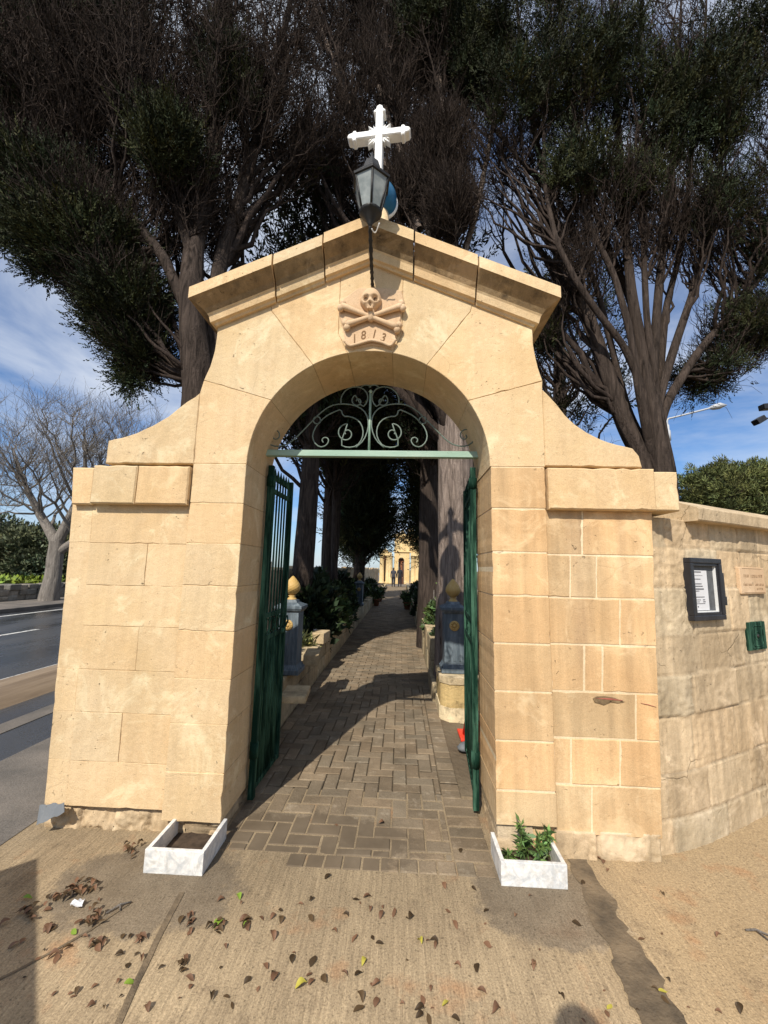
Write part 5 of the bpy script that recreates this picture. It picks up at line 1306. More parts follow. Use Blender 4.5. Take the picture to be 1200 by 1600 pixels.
# right cypress: two leaning trunks and a broom of limbs
YR = 3.0; THIN = 0.72
tree('cypress_tree', 'broad multi-stemmed cypress fanning out behind the right shoulder of the gateway', 'tree',
     [st([(1012, 730), (975, 660), (950, 590), (925, 510), (893, 430), (862, 330), (835, 210), (812, 60), (800, -100)], [YR, 3.0, 3.0, 3.05, 3.1, 3.1, 3.2, 3.3, 3.4], [.165, .155, .145, .125, .10, .08, .06, .04, .02]),
      st([(1035, 735), (1022, 670), (1010, 610), (1000, 540), (985, 450), (975, 330), (965, 180), (955, 20), (950, -150)], [2.9]*5+[3, 3.1, 3.3, 3.4], [.205, .195, .17, .12, .09, .075, .06, .04, .02]),
      st([(1018, 715)]+[(1005, 610), (975, 540), (935, 490), (900, 440), (870, 380), (850, 290), (850, 170), (860, 30)], [2.92]+[2.8, 2.7, 2.65, 2.6, 2.6, 2.7, 2.8, 2.9], [.07]+[.07, .065, .06, .056, .05, .04, .03, .015], False),
      st([(1018, 715)]+[(1020, 600), (1025, 500), (1035, 390), (1050, 270), (1060, 130), (1065, -20)], [2.92]+[2.9, 2.9, 3, 3.1, 3.2, 3.3], [.085]+[.085, .075, .065, .05, .04, .02], False),
      st([(1018, 715)]+[(1030, 620), (1055, 540), (1085, 450), (1110, 350), (1130, 230), (1150, 90), (1160, -40)], [2.92]+[2.9, 2.9, 3, 3, 3.1, 3.2, 3.3], [.085]+[.085, .075, .065, .055, .045, .03, .015], False),
      st([(1018, 715)]+[(1040, 630), (1090, 550), (1150, 480), (1215, 400), (1270, 310)], [2.92]+[3.0, 3.1, 3.2, 3.3, 3.4], [.085]+[.085, .075, .06, .05, .02], False),
      st([(1018, 715)]+[(1005, 590), (990, 480), (940, 360), (900, 240), (880, 100), (870, -40)], [2.92]+[3.2, 3.3, 3.4, 3.5, 3.6, 3.7], [.075]+[.075, .07, .06, .05, .04, .015], False),
      st([(1018, 715)]+[(1000, 620), (985, 520), (960, 430), (915, 340), (895, 200), (905, 60)], [2.92]+[2.75, 2.7, 2.7, 2.8, 2.9, 3.0], [.075]+[.075, .065, .055, .05, .04, .015], False),
      st([(1018, 715)]+[(1025, 610), (1010, 500), (1005, 380), (1010, 260), (1000, 120), (1005, -40)], [2.92]+[2.85, 2.8, 2.8, 2.9, 3.0, 3.1], [.07]+[.07, .06, .055, .045, .035, .015], False),
      st([(1018, 715)]+[(1030, 600), (1040, 480), (1070, 370), (1080, 240), (1100, 110), (1105, -40)], [2.92]+[3.1, 3.1, 3.2, 3.3, 3.4, 3.5], [.075]+[.075, .065, .055, .045, .035, .015], False),
      st([(1018, 715)]+[(980, 640), (955, 540), (930, 440), (880, 320), (820, 260), (770, 200), (730, 120)], [2.92]+[3.1, 3.2, 3.2, 3.3, 3.3, 3.4, 3.5], [.065]+[.065, .06, .055, .05, .04, .03, .015], False)],
     [Ell(850, 170, 3.2, 1.0, 1.0, 1.6, 2.4), Ell(980, 120, 3.2, 1.3, 1.1, 1.8, 3), Ell(1110, 180, 3.2, 1.1, 1.0, 1.7, 2.6), Ell(1190, 330, 3.3, .9, .8, 1.0, 1.5), Ell(780, 240, 3.3, .7, .7, 1.0, 1.2), Ell(1000, -80, 3.5, 2.4, 1.3, 1.3, .9), Ell(1170, 510, 3.3, .8, .7, .45, .8), Ell(1110, 580, 3.3, .5, .4, .3, .4), Ell(850, 520, 3.4, .3, .3, .5, .5), Ell(900, 330, 3, .6, .6, .9, 1.3), Ell(980, 330, 2.9, .8, .6, .9, 2.2), Ell(1080, 360, 3, .6, .5, .8, 1.6), Ell(900, 430, 2.9, .4, .4, .5, .8)],
     560, 3600, 15000, 1400,
     [Ell(830, 130, 2.6, .9, .6, .7, 1.6), Ell(940, 110, 2.6, .9, .6, .7, 1.8), Ell(1090, 180, 2.7, .9, .6, .9, 2.0), Ell(1160, 80, 2.8, .9, .6, .8, 1.6), Ell(850, 20, 2.9, 1.2, .7, .5, 1.2), Ell(1170, 520, 3.3, .75, .6, .4, 1.4), Ell(1110, 590, 3.3, .42, .4, .25, .6), Ell(855, 520, 3.4, .26, .3, .42, .7), Ell(990, 290, 2.7, .5, .4, .4, .6), Ell(1190, 400, 3.3, .6, .6, .5, .7), Ell(1130, 320, 2.7, .5, .4, .5, .8), Ell(900, 260, 2.6, .5, .4, .4, .8)], out_fol=.8, nbl=170, blade=(.046, .0072), clump=.15, ftint=.55, k=(2.6, 1.8), tr=1.3, zmin=2.1)
THIN = 1.0
# cypresses further along the path
def col_tree(label, x, y, r, lean, zc, rc, hc, nf, low=False, nb=300, nt_=1800):
    b = np.array([x, y, 0.0]); top = np.array([x+lean, y, zc+hc*.8])
    zm_ = 2.6
    P = [b, b+np.array([lean*.1, 0, 1.2]), b+np.array([lean*.35, .05, 2.8]), (b+top)/2+np.array([0, .1, .5]), top]
    E = [(np.array([x+lean*.6, y, zc]), (rc, rc, hc), 2.0), (np.array([x+lean*.4, y, zc-hc*.55]), (rc*1.1, rc*1.1, hc*.4), 1.0)]
    return tree('cypress_tree', label, 'tree', [(P, [r*1.2, r, r*.9, r*.6, r*.15])], E, 60, nb, nt_, nf, E if low else None, None, clump=.26, nbl=46, blade=(.14, .02), out_fol=1.0 if low else .8, tr=1.6, zmin=1.0 if low else 2.9)
col_tree('dark cypress trunk inside the gate on the left behind the big leafy shrub', -1.52, 4.6, .19, .10, 7.0, 1.3, 3.2, 500)
col_tree('cypress with a forked trunk second in the row left of the path', -1.55, 7.4, .17, -.15, 7.2, 1.4, 3.4, 500)
col_tree('bare pale stem leaning beside the forked cypress left of the path', -1.30, 7.0, .085, -.25, 6.5, 1.0, 2.8, 250)
col_tree('dense black-green cypress drooping over the left edge of the path', -1.40, 13.0, .22, .28, 5.5, 1.2, 3.75, 2600, True)
col_tree('dark cypress trunk close behind the sunlit one right of the path', 0.86, 6.2, .23, -.08, 7.2, 1.3, 3.4, 500)
col_tree('thin pale cypress stem leaning over the right edge of the path', 0.95, 9.0, .10, -.38, 6.8, 1.1, 3.0, 700, False)
col_tree('black-green cypress crowded between the trunks left of the path', -1.85, 9.6, .16, .15, 7.2, 1.15, 3.0, 900)
col_tree('slim dark cypress trunk third in the row left of the path', -1.75, 6.0, .13, .05, 7.0, 1.0, 3.0, 500)
col_tree('dark cypress drooping behind the thick sunlit trunk', 1.7, 8.6, .2, -.1, 5.6, 1.1, 4.2, 1700, True)
col_tree('far dark cypress on the right of the path before the chapel', 1.9, 15.0, .22, -.3, 6.0, 1.3, 4.4, 1800, True)
col_tree('far cypress on the left of the path before the chapel', -2.1, 19.0, .22, 0.0, 6.0, 1.2, 4.6, 1500, True)
tree('cypress_tree', 'tall cypress rising behind the right trees deeper in the cemetery', 'tree', [([np.array([4.8, 9, 0.]), np.array([4.8, 9, 3.]), np.array([4.9, 9, 7.]), np.array([5., 9, 11.])], [.3, .26, .18, .04])],
     [(np.array([4.9, 9, 8.0]), (2.0, 2.0, 3.6), 1.0)], 60, 300, 1600, 260, None, None, clump=.26, nbl=46, blade=(.14, .02), out_fol=.7, tr=1.6)

# bare roadside trees on the left
def bare_tree(label, x, y, H, r, seed, E, forks):
    P = [np.array([x, y, 0.]), np.array([x+.06, y, 1.2]), np.array([x+.02, y, 2.4])]
    S = [(P, [r*1.35, r, r*.92])]
    for f in forks: S.append(([np.array([x+f[0][0], y+f[0][1], f[0][2]])]+[np.array([x+q[0], y+q[1], q[2]]) for q in f[1:]], list(np.linspace(r*f[0][3], .03, len(f)))))
    return tree('bare_tree', label, 'tree', S, E, 55, 700, 3800, 0, None, 'bare roadside trees', bmat='grey_bark', tmat='grey_bark', k=(1.5, 1.3), rise=.25, twl=(.5, 1.2), twup=.5, tr=1.7, lr=1.15, zmin=2.5)
tb = G(76, 938, 0.1); bx, by = float(tb[0]), float(tb[1])
bare_tree('leafless grey tree nearest the road edge, standing on the far pavement', bx, by, 7.5, .27, 1,
          [(np.array([bx-.2, by, 6.3]), (3.4, 2.6, 2.2), 3), (np.array([bx+2.0, by, 6.4]), (2.2, 2, 2.2), 1.6), (np.array([bx-2.6, by, 5.2]), (2.2, 2, 1.7), 1.2)],
          [[(.02, 0, 2.3, .75), (-.9, .1, 3.4), (-1.8, .2, 4.6), (-2.6, .2, 6.2)], [(.02, 0, 2.3, .75), (.5, 0, 3.6), (.6, .3, 5.0), (.3, .3, 7.0)], [(.03, 0, 1.9, .6), (1.2, .2, 2.9), (2.0, .3, 4.6), (2.8, .3, 6.2)]])
bare_tree('second leafless grey tree further up the road behind the first', bx+1.6, by+9, 8.5, .25, 2,
          [(np.array([bx+1.4, by+9, 6.8]), (3.6, 3, 2.6), 2), (np.array([bx+3.8, by+9, 6.8]), (2.6, 2, 2.4), 1)],
          [[(.02, 0, 2.3, .75), (-.9, .1, 3.4), (-1.4, .2, 4.6), (-2.0, .2, 6.8)], [(.02, 0, 2.3, .75), (.7, 0, 3.6), (1.4, .3, 5.0), (2.1, .3, 7.4)]])

# hedge, ground cover and dry stone wall across the road
def shrub(name, label, cat, C, rd, n, nb, blade, mat, up=.4, squash=1.0, group=None, tvar=.35, seed=1, stem=True, flowers=None):
    r_ = np.random.default_rng(seed); d = r_.normal(size=(n, 3)); d /= np.linalg.norm(d, axis=1)[:, None]; d[:, 2] = np.abs(d[:, 2])*1.0-.15
    c = np.array(C)+d*np.array(rd)*(r_.random(n)**.4)[:, None]
    t = thing(name, label, cat, (float(C[0]), float(C[1]), float(C[2])), group)
    V, F, tc_ = blades(c, min(rd)*.22, nb, blade[0], blade[1], up, d*.6, tvar=tvar, seed=seed, squash=squash)
    obj('foliage', np_mesh('foliage', V, F, tc_), mat, t)
    if stem:
        m = max(4, n//12); P = grow(np.tile(np.array(C)+np.array([0, 0, -.1]), (m, 1))+r_.normal(size=(m, 3))*np.array([.1, .1, 0])*min(rd), c[:m], 6, .3, .04, .1)
        V, F = tubes(P, np.full((m, 6), max(.004, min(rd)*.02)), 4); obj('stems', np_mesh('stems', V, F, None, True), 'grey_bark', t)
    if flowers:
        k = flowers[1]; j = r_.choice(n, k); fc = np.array(C)+d[j]*np.array(rd)*1.02
        V, F, tc_ = blades(fc, .012, 7, .03, .012, .3, d[j], tvar=.1, seed=seed+1); obj('flower', np_mesh('flower', V, F, tc_), flowers[0], t)
    return t
k = 0
for (x, y, w_, h) in ((-21.5, 15.5, 2.6, 3.7), (-18.4, 17.5, 2.6, 3.9), (-17.4, 22, 2.4, 4.0), (-16.6, 28, 2.4, 4.2), (-25, 21, 3.2, 4.8), (-16.6, 36, 2.6, 4.6)):
    shrub('olive_bush', ['dense grey-green bush at the far left edge across the road', 'grey-green bush behind the ground cover left of the bare tree', 'bushy olive-green thicket behind the nearest bare tree', 'olive-green bush further up the road', 'taller bush rising behind the others at far left', 'farthest olive bush along the road'][k], 'bush', (x, y, .2), (w_, w_*.8, h), 620, 60, (.20, .05), 'olive_green', seed=30+k, group='bushes across the road'); k += 1
def cover():
    n = 2600; X = rng.uniform(-34, -15.0, n); Y = rng.uniform(8, 40, n); m = X < -15.2+0*Y; C = np.stack([X, Y, .55+.25*vnoise(X, Y)], 1)
    V, F, c = blades(C, .35, 16, .20, .07, .5, tvar=.3, squash=.6, seed=77); o = obj('ground_cover', np_mesh('ground_cover', V, F, c), 'bright_green'); o['kind'] = 'stuff'
cover()
mb = MB(); r = random.Random(8); y = 2.0
while y < 45:
    for z in range(3):
        L = r.uniform(.3, .55); mb.box(-15.05+r.uniform(-.06, .06), -14.45+r.uniform(-.05, .05), y+r.uniform(-.1, .1), y+L+r.uniform(-.05, .1), .08+z*.2, .08+z*.2+.21+r.uniform(-.02, .04), .05, tint3(.3, .05))
    y += .42
solo('dry_stone_wall', mb.mesh('dry_stone_wall'), 'dry_stone', 'low rough dry stone wall along the far pavement across the road', 'wall')

# pine behind the right wall
def pine():
    b = U(1130, 760, 20.0); x, y = float(b[0]), 20.0; cz = float(U(1130, 775, 20)[2])
    P = [np.array([x, y, 0.]), np.array([x+.1, y, 2.0]), np.array([x, y, cz])]
    E = [(np.array([x-.3, y, cz]), (2.4, 2.0, 1.9), 3), (np.array([x+1.5, y, cz+.3]), (1.9, 1.8, 1.7), 2), (np.array([x+3.0, y, cz-.6]), (1.8, 1.6, 1.3), 1), (np.array([x-.6, y, cz-1.2]), (1.9, 1.6, 1.2), 1)]
    tree('pine_tree', 'rounded yellow-green pine showing above the coping of the right wall', 'tree', [(P, [.3, .25, .12])], E, 60, 400, 2200, 2600, E, None, fmat='pine_green', clump=.24, nbl=40, blade=(.19, .022), out_fol=1.0, tr=1.5, k=(.6, .6), ftint=.42)
pine()
def lamp():
    Yp = 17.0; a = U(1042, 655, Yp); x, zt_ = float(a[0]), float(a[2]); e = U(1112, 637, Yp); h = U(1135, 633, Yp)
    t = thing('street_lamp', 'grey street lamp with long arm rising behind the right cypress trunk', 'street lamp', (x, Yp, 0))
    mb = MB(); mb.tube([(x, Yp, -.05), (x, Yp, zt_-1.2), (x, Yp, zt_-.3)], [.10, .08, .075], 10); mb.tube([(x, Yp, zt_-1.1), (x, Yp, zt_-.6)], [.11, .11], 10); obj('pole', mb.mesh('pole'), 'grey_metal', t)
    mb = MB(); P = smooth_line([(x, Yp, zt_-.35), (x, Yp, zt_+.02), (x+.3, Yp, zt_+.08), (e[0], Yp, e[2])]); mb.tube(P, .045, 8); obj('arm', mb.mesh('arm'), 'grey_metal', t)
    mb = MB(); mb.tube([(e[0]-.1, Yp, e[2]-.02), (e[0]+.1, Yp, e[2]+.02), ((e[0]+h[0])/2, Yp, (e[2]+h[2])/2+.02), (h[0], Yp, h[2])], [.06, .13, .16, .03], 10)
    mb.v = [(p[0], Yp+(p[1]-Yp)*1.3, p[2]) for p in mb.v]; obj('lamp_head', mb.mesh('lamp_head'), 'grey_metal', t)
lamp()
def floods():
    Yp = 6.0; a = U(1212, 650, Yp); x = float(a[0]); zz = float(a[2])
    t = thing('floodlight_pole', 'dark pole with two small floodlights at the right edge', 'floodlight pole', (x, Yp, 0))
    mb = MB(); mb.tube([(x, Yp, -.05), (x, Yp, zz+.5)], .05, 10); obj('pole', mb.mesh('pole'), 'black_iron', t)
    for (px, py, rot) in ((1186, 657, .55), (1197, 636, .1)):
        p = U(px, py, Yp-.1); fl_ = None
        mb = MB(); mb.box(p[0]-.10, p[0]+.10, Yp-.18, Yp-.02, p[2]-.06, p[2]+.06, .015); c = Vector((p[0], Yp-.1, p[2]))
        mb.v = [tuple(Matrix.Rotation(-rot, 3, 'Y') @ (Vector(q)-c)+c) for q in mb.v]
        h = obj('floodlight', mb.mesh('floodlight'), 'dark_frame', t)
        mb = MB(); mb.tube([(p[0]+.09, Yp-.1, p[2]+.03), (p[0]+.2, Yp-.06, p[2]+.07), (x, Yp, p[2]+.06)], .015, 6); obj('bracket', mb.mesh('bracket'), 'black_iron', h)
floods()

# ================================================================== garden plants along the path
sheet([(-2.0, 1.0), (-1.21, 1.0), (-1.21, 33), (-2.0, 33)], .36, 'flower_bed', 'soil')
sheet([(.99, 3.5), (4.0, 3.5), (4.0, 33), (.99, 33)], .40, 'flower_bed', 'soil')
def garden():
    L = [((-1.42, 5.0, .5), (.46, .8, 1.15), 240, 20, (.17, .055), 'leaf_dark', 'large dark broad-leaved shrub behind the left blue post', None),
         ((-1.32, 2.9, .42), (.20, .25, .40), 60, 14, (.09, .02), 'leaf_mid', 'small-leaved shrub leaning on the left gate leaf', None),
         ((-1.22, 3.55, .42), (.22, .22, .22), 26, 12, (.15, .022), 'leaf_pale', 'pale spiky rosette plant beside the loose stones', None),
         ((-1.25, 4.5, .42), (.26, .5, .34), 90, 16, (.10, .03), 'leaf_dark', 'low dark shrub spilling over the left garden wall', ('petal', 8)),
         ((-1.3, 6.6, .42), (.38, .6, 1.1), 150, 18, (.12, .035), 'leaf_mid', 'rounded green shrub midway along the left wall', None),
         ((-1.35, 8.0, .42), (.40, .7, 1.25), 110, 18, (.13, .04), 'leaf_dark', 'dark shrub under the forked cypress', ('petal', 6)),
         ((-1.45, 9.8, .40), (.35, .6, 1.1), 90, 18, (.14, .04), 'leaf_mid', 'leafy shrub in front of the distant blue post', None),
         ((-1.5, 12.2, .40), (.38, .8, .9), 90, 18, (.14, .04), 'leaf_dark', 'dark shrub past the distant blue post on the left', None),
         ((-1.55, 16, .4), (.4, 1.2, .55), 90, 18, (.16, .05), 'leaf_mid', 'green bush far along the left of the path', ('petal', 6)),
         ((-1.7, 22, .4), (.5, 1.5, .6), 90, 18, (.18, .05), 'leaf_dark', 'dark bush farthest along the left of the path', ('petal', 8)),
         ((1.0, 3.95, .6), (.24, .35, .85), 60, 14, (.08, .025), 'leaf_dark', 'thin leafy rose bush behind the right blue post', None),
         ((1.0, 5.3, .6), (.3, .5, .6), 90, 16, (.09, .03), 'leaf_mid', 'leafy bush on the right garden wall by the thick trunk', None),
         ((1.1, 7.2, .6), (.35, .6, .45), 80, 16, (.10, .03), 'leaf_dark', 'low dark bush with red flowers on the right garden wall', ('red_petal', 12)),
         ((1.0, 9.8, .4), (.35, .6, 1.2), 90, 18, (.13, .04), 'leaf_dark', 'dark bush beside the leaning pale stem', None),
         ((1.2, 13, .4), (.4, 1.0, .6), 90, 18, (.15, .04), 'leaf_mid', 'green bush far along the right of the path', ('petal', 6)),
         ((1.3, 19, .4), (.5, 1.5, .6), 90, 18, (.17, .05), 'leaf_dark', 'dark bush farthest along the right of the path', ('petal', 6)),
         ((-1.65, 2.3, .40), (.26, .4, .55), 80, 14, (.10, .03), 'leaf_mid', 'green shrub close behind the left gateway wing', None)]
    for i, (C, rd, n, nb, bl, mat, lab, fl_) in enumerate(L):
        shrub('garden_shrub', lab, 'shrub', C, rd, n, nb, bl, mat, seed=100+i, flowers=fl_, group='shrubs beside the path')
    t = thing('rose_stem', 'bare thorny climbing stems standing at the planted right wall', 'plant', (1.0, 3.75, .6)); tb = []
    for s in range(5):
        b = np.array([[1.0+.05*s, 3.7+.04*s, .55]]); e = b+np.array([[rng.normal()*.15, rng.normal()*.1, .75+.12*s]]); P = grow(b, e, 8, .5, .06, .1)
        V, F = tubes(P, np.full((1, 8), .008), 5); tb.append((V, F))
    V, F, c = join_np(tb); obj('canes', np_mesh('canes', V, F, c, True), 'grey_bark', t)
    shr = blades(np.array([(1.0+.1*rng.normal(), 3.75+.08*rng.normal(), .7+.9*rng.random()) for _ in range(40)]), .04, 5, .06, .02, .2, seed=5); obj('foliage', np_mesh('foliage', *shr), 'leaf_mid', t)
    for i, (x, y) in enumerate(((-.80, 15.2), (-.78, 17.5), (.52, 14.0))):
        t = thing('flower_pot', ['terracotta pot with a small plant by the left wall', 'second terracotta pot with plant further along the left wall', 'terracotta pot with plant by the right wall'][i], 'flower pot', (x, y, 0.005), 'pots along the path')
        mb = MB(); mb.lathe([(.10, .005), (.15, .26), (.165, .26), (.165, .30), (.14, .30), (.13, .27)], 16, (x, y, 0)); obj('pot', mb.mesh('pot'), 'terracotta', t)
        V, F, c = blades(np.array([(x+.1*rng.normal(), y+.1*rng.normal(), .45+.12*rng.normal()) for _ in range(30)]), .08, 12, .14, .035, .6, seed=i); obj('foliage', np_mesh('foliage', V, F, c), 'leaf_mid', t)
garden()

# ================================================================== chapel at the end of the path
def chapel():
    Yc = 41.0; s = 1.0; X = lambda px: float(U(px, 880, Yc)[0]); Z = lambda py: float(U(622, py, Yc)[2])
    t = thing('chapel', 'small sunlit honey-stone chapel front closing the far end of the path', 'chapel', (X(627), Yc, 0))
    xa, xb, cx = X(616), X(640), X(627)
    mb = MB(); zs, ar = Z(876), X(631.5)-X(627); 
    arch = [(cx+ar*math.cos(a), zs+ar*math.sin(a)) for a in np.linspace(0, math.pi, 16)]
    poly = [(xa, 0), (cx-ar, 0), (cx-ar, zs)]+arch[::-1][1:-1]+[(cx+ar, zs), (cx+ar, 0), (xb, 0), (xb, Z(842)), (xa, Z(842))]
    mb.block(poly, Yc, Yc+1.2, 0, .03); mb.block([(xa+.1, Z(842)), (xb-.1, Z(842)), (xb-.1, Z(838)), (cx, Z(832)), (xa+.1, Z(838))], Yc, Yc+1.0, 0, .03)
    obj('centre_bay', mb.mesh('centre_bay'), 'chapel_stone', t)
    mb = MB(); mb.block([(xa-.25, Z(839.5)), (xb+.25, Z(839.5)), (xb+.25, Z(838)), (cx, Z(831)), (xa-.25, Z(838))], Yc-.25, Yc+.9, 0, .03); mb.block([(xa-.1, Z(863)), (xb+.1, Z(863)), (xb+.1, Z(861)), (xa-.1, Z(861))], Yc-.12, Yc-.005, 0, .02); obj('pediment', mb.mesh('pediment'), 'chapel_stone', t)
    mb = MB(); mb.block([(cx-ar+.02, 0), (cx+ar-.02, 0), (cx+ar-.02, zs+ar*.9), (cx-ar+.02, zs+ar*.9)], Yc+.5, Yc+.58, 0, .01); d = obj('door', mb.mesh('door'), 'dark_wood', t)
    mb = MB(); mb.box(cx-ar, cx+ar, Yc+.40, Yc+.49, zs-.12, zs, .01); mb.box(cx-.05, cx+.05, Yc+.42, Yc+.49, 0.0, zs-.13, .01); obj('door_frame', mb.mesh('door_frame'), 'terracotta', d)
    for px in (597, 606.5, 610, 645.5, 652):
        mb = MB(); x = X(px); mb.lathe([(.34, 0), (.34, .2), (.26, .3), (.24, Z(872)), (.3, Z(870.5)), (.34, Z(869))], 16, (x, Yc-.3, 0)); obj('column', mb.mesh('column'), 'chapel_stone', t)
    for a, b in ((592.5, 612), (641.5, 656)):
        mb = MB(); mb.block([(X(a), Z(869)), (X(b), Z(869)), (X(b), Z(863.5)), (X(a), Z(863.5))], Yc-.7, Yc+.1, 0, .03)
        mb.block([(X(a)+.3, Z(863.4)), (X(b)-.3, Z(863.4)), (X(b)-.4, Z(860.5)), ((X(a)+X(b))/2, Z(857.5)), (X(a)+.4, Z(860.5))], Yc-.5, Yc+.05, 0, .03); obj('entablature', mb.mesh('entablature'), 'chapel_stone', t)
        mb = MB(); mb.box(X(a)+.1, X(b)-.1, Yc+.9, Yc+1.1, 0, Z(869)); obj('side_wall', mb.mesh('side_wall'), 'dark_wood' if a < 600 else 'chapel_stone', t)
    mb = MB()
    for px, h in ((640, 822), (644, 824), (652, 828), (628, 826)):
        mb.lathe([(.22, Z(842)), (.20, Z(836)), (.26, Z(835)), (.05, Z(h))], 8, (X(px), Yc+.5, 0))
    mb.box(xb-.1, X(656), Yc+.3, Yc+1.2, Z(863), Z(842)); obj('pinnacle', mb.mesh('pinnacle'), 'chapel_stone', t)
    mb = MB(); mb.box(X(636), X(656), Yc+.05, Yc+.29, Z(841.9), Z(839)); obj('parapet', mb.mesh('parapet'), 'limestone_dirty', t)
    sheet([(-9, 36), (9, 36), (9, 60), (-9, 60)], .006, 'chapel_forecourt', 'asphalt_dry')
chapel()

# ================================================================== people
def person(loc, rz, label, joints=None, coat='grey_cloth', legs='dark_cloth', h=1.72, long_coat=False, arms='down'):
    J = {'pel': (0, 0, .94), 'chest': (0, 0, 1.22), 'sh': (0, 0, 1.40), 'neck': (0, 0, 1.50), 'head': (0, -.015, 1.60), 'top': (0, -.01, 1.68)}
    V = []; R = []; Ed = []
    def add(p, r, par=None):
        V.append(p); R.append(r); i = len(V)-1
        if par is not None: Ed.append((par, i))
        return i
    pel = add(J['pel'], (.155, .115)); ch = add(J['chest'], (.165, .12), pel); sh = add(J['sh'], (.15, .095), ch); nk = add(J['neck'], (.058, .058), sh); hd = add(J['head'], (.075, .095), nk); tp = add(J['top'], (.062, .072), hd)
    for s in (-1, 1):
        hip = add((s*.095, 0, .86), (.095, .10), pel); kn = add((s*.10, -.01*s, .49), (.06, .065), hip); an = add((s*.105, .01, .10), (.042, .045), kn); add((s*.115, -.11, .04), (.04, .032), an)
        so_ = add((s*.185, 0, 1.39), (.07, .065), sh)
        if arms == 'down': el = add((s*.235, .02, 1.10), (.047, .047), so_); wr = add((s*.235, -.04, .86), (.033, .033), el); add((s*.225, -.06, .78), (.036, .024), wr)
        else: el = add((s*.21, -.03, 1.12), (.047, .047), so_); wr = add((s*.10, -.12, 1.26), (.033, .033), el); add((s*.06, -.135, 1.31), (.036, .024), wr)
    me = bpy.data.meshes.new('body'); k = h/1.72; me.from_pydata([tuple(c*k for c in p) for p in V], Ed, []); o = bpy.data.objects.new('tmp', me); COL.objects.link(o)
    m = o.modifiers.new('s', 'SKIN'); sv = me.skin_vertices[0].data
    for i, q in enumerate(R): sv[i].radius = (q[0]*k, q[1]*k); sv[i].use_root = (i == 0)
    o.modifiers.new('u', 'SUBSURF').levels = 2
    dg = bpy.context.evaluated_depsgraph_get(); b = bpy.data.meshes.new_from_object(o.evaluated_get(dg)); bpy.data.objects.remove(o)
    b.name = 'body'; b.materials.clear()
    for n_ in (coat, legs, 'skin'): b.materials.append(MATS[n_])
    for p in b.polygons:
        z = p.center.z/k; p.use_smooth = True; hand = abs(p.center.x/k) > .17 and z < .85 and arms == 'down'
        p.material_index = 2 if (z > 1.50 or hand) else (1 if z < (.62 if long_coat else .90) else 0)
    t = thing('person', label, 'person', loc, None, rz)
    ob = bpy.data.objects.new('body', b); COL.objects.link(ob); ob.parent = t
    mb = MB(); 
    V = []; F = []; nu, nv = 20, 12
    for i in range(nv+1):
        for j in range(nu):
            ph = math.pi*.62*i/nv; a = 2*math.pi*j/nu; rr = .098
            V.append((rr*.86*math.sin(ph)*math.cos(a)*k, (.012+rr*1.05*math.sin(ph)*math.sin(a)-(.0))*k, (1.63+rr*1.0*math.cos(ph)-(.05 if math.sin(a) > .2 else 0)*i/nv)*k))
    for i in range(nv):
        for j in range(nu): F.append([i*nu+j, (i+1)*nu+j, (i+1)*nu+(j+1) % nu, i*nu+(j+1) % nu])
    mb.add(V, F, 1, True); hr = bpy.data.objects.new('hair', mb.mesh('hair')); COL.objects.link(hr); hr.data.materials.append(MATS['hair']); hr.parent = t
    return t
f1 = G(618, 918); person((float(f1[0])-.2, 33.4, .006), math.pi, 'person in dark jacket and trousers walking away at left near the chapel', coat='grey_cloth')
person((float(f1[0])+.36, 33.7, .006), math.pi, 'person in long black coat beside the other near the chapel door', coat='dark_cloth', long_coat=True, h=1.78)
# the photographer, whose head shadow falls at the lower right, and an unseen box added to shade the lower left corner
person((.29, -2.74, .004), math.pi, 'person in dark clothes with raised hands standing on the concrete facing the gateway', coat='grey_cloth', h=1.97, arms='up')
def shadow_caster():
    h = 1.35; cx, cy = -1.709-h/math.tan(SUN_EL)*math.sin(SUN_AZ), -.196-h/math.tan(SUN_EL)*math.cos(SUN_AZ)
    a = math.atan2(-.76, .71)
    mb = MB(); mb.box(0, 1.3, -.5, 0, 0, h, .01); mb.box(.04, .62, .001, .012, .12, h-.08, .003); mb.box(.68, 1.26, .001, .012, .12, h-.08, .003)
    M = Matrix.Translation((cx, cy, 0)) @ Matrix.Rotation(a, 4, 'Z'); mb.v = [tuple(M @ Vector(p)) for p in mb.v]
    solo('shadow_box', mb.mesh('shadow_box'), 'grey_metal', 'unseen grey metal box added askew at the left edge of the concrete apron to cast a shadow', 'shadow_caster')
shadow_caster()

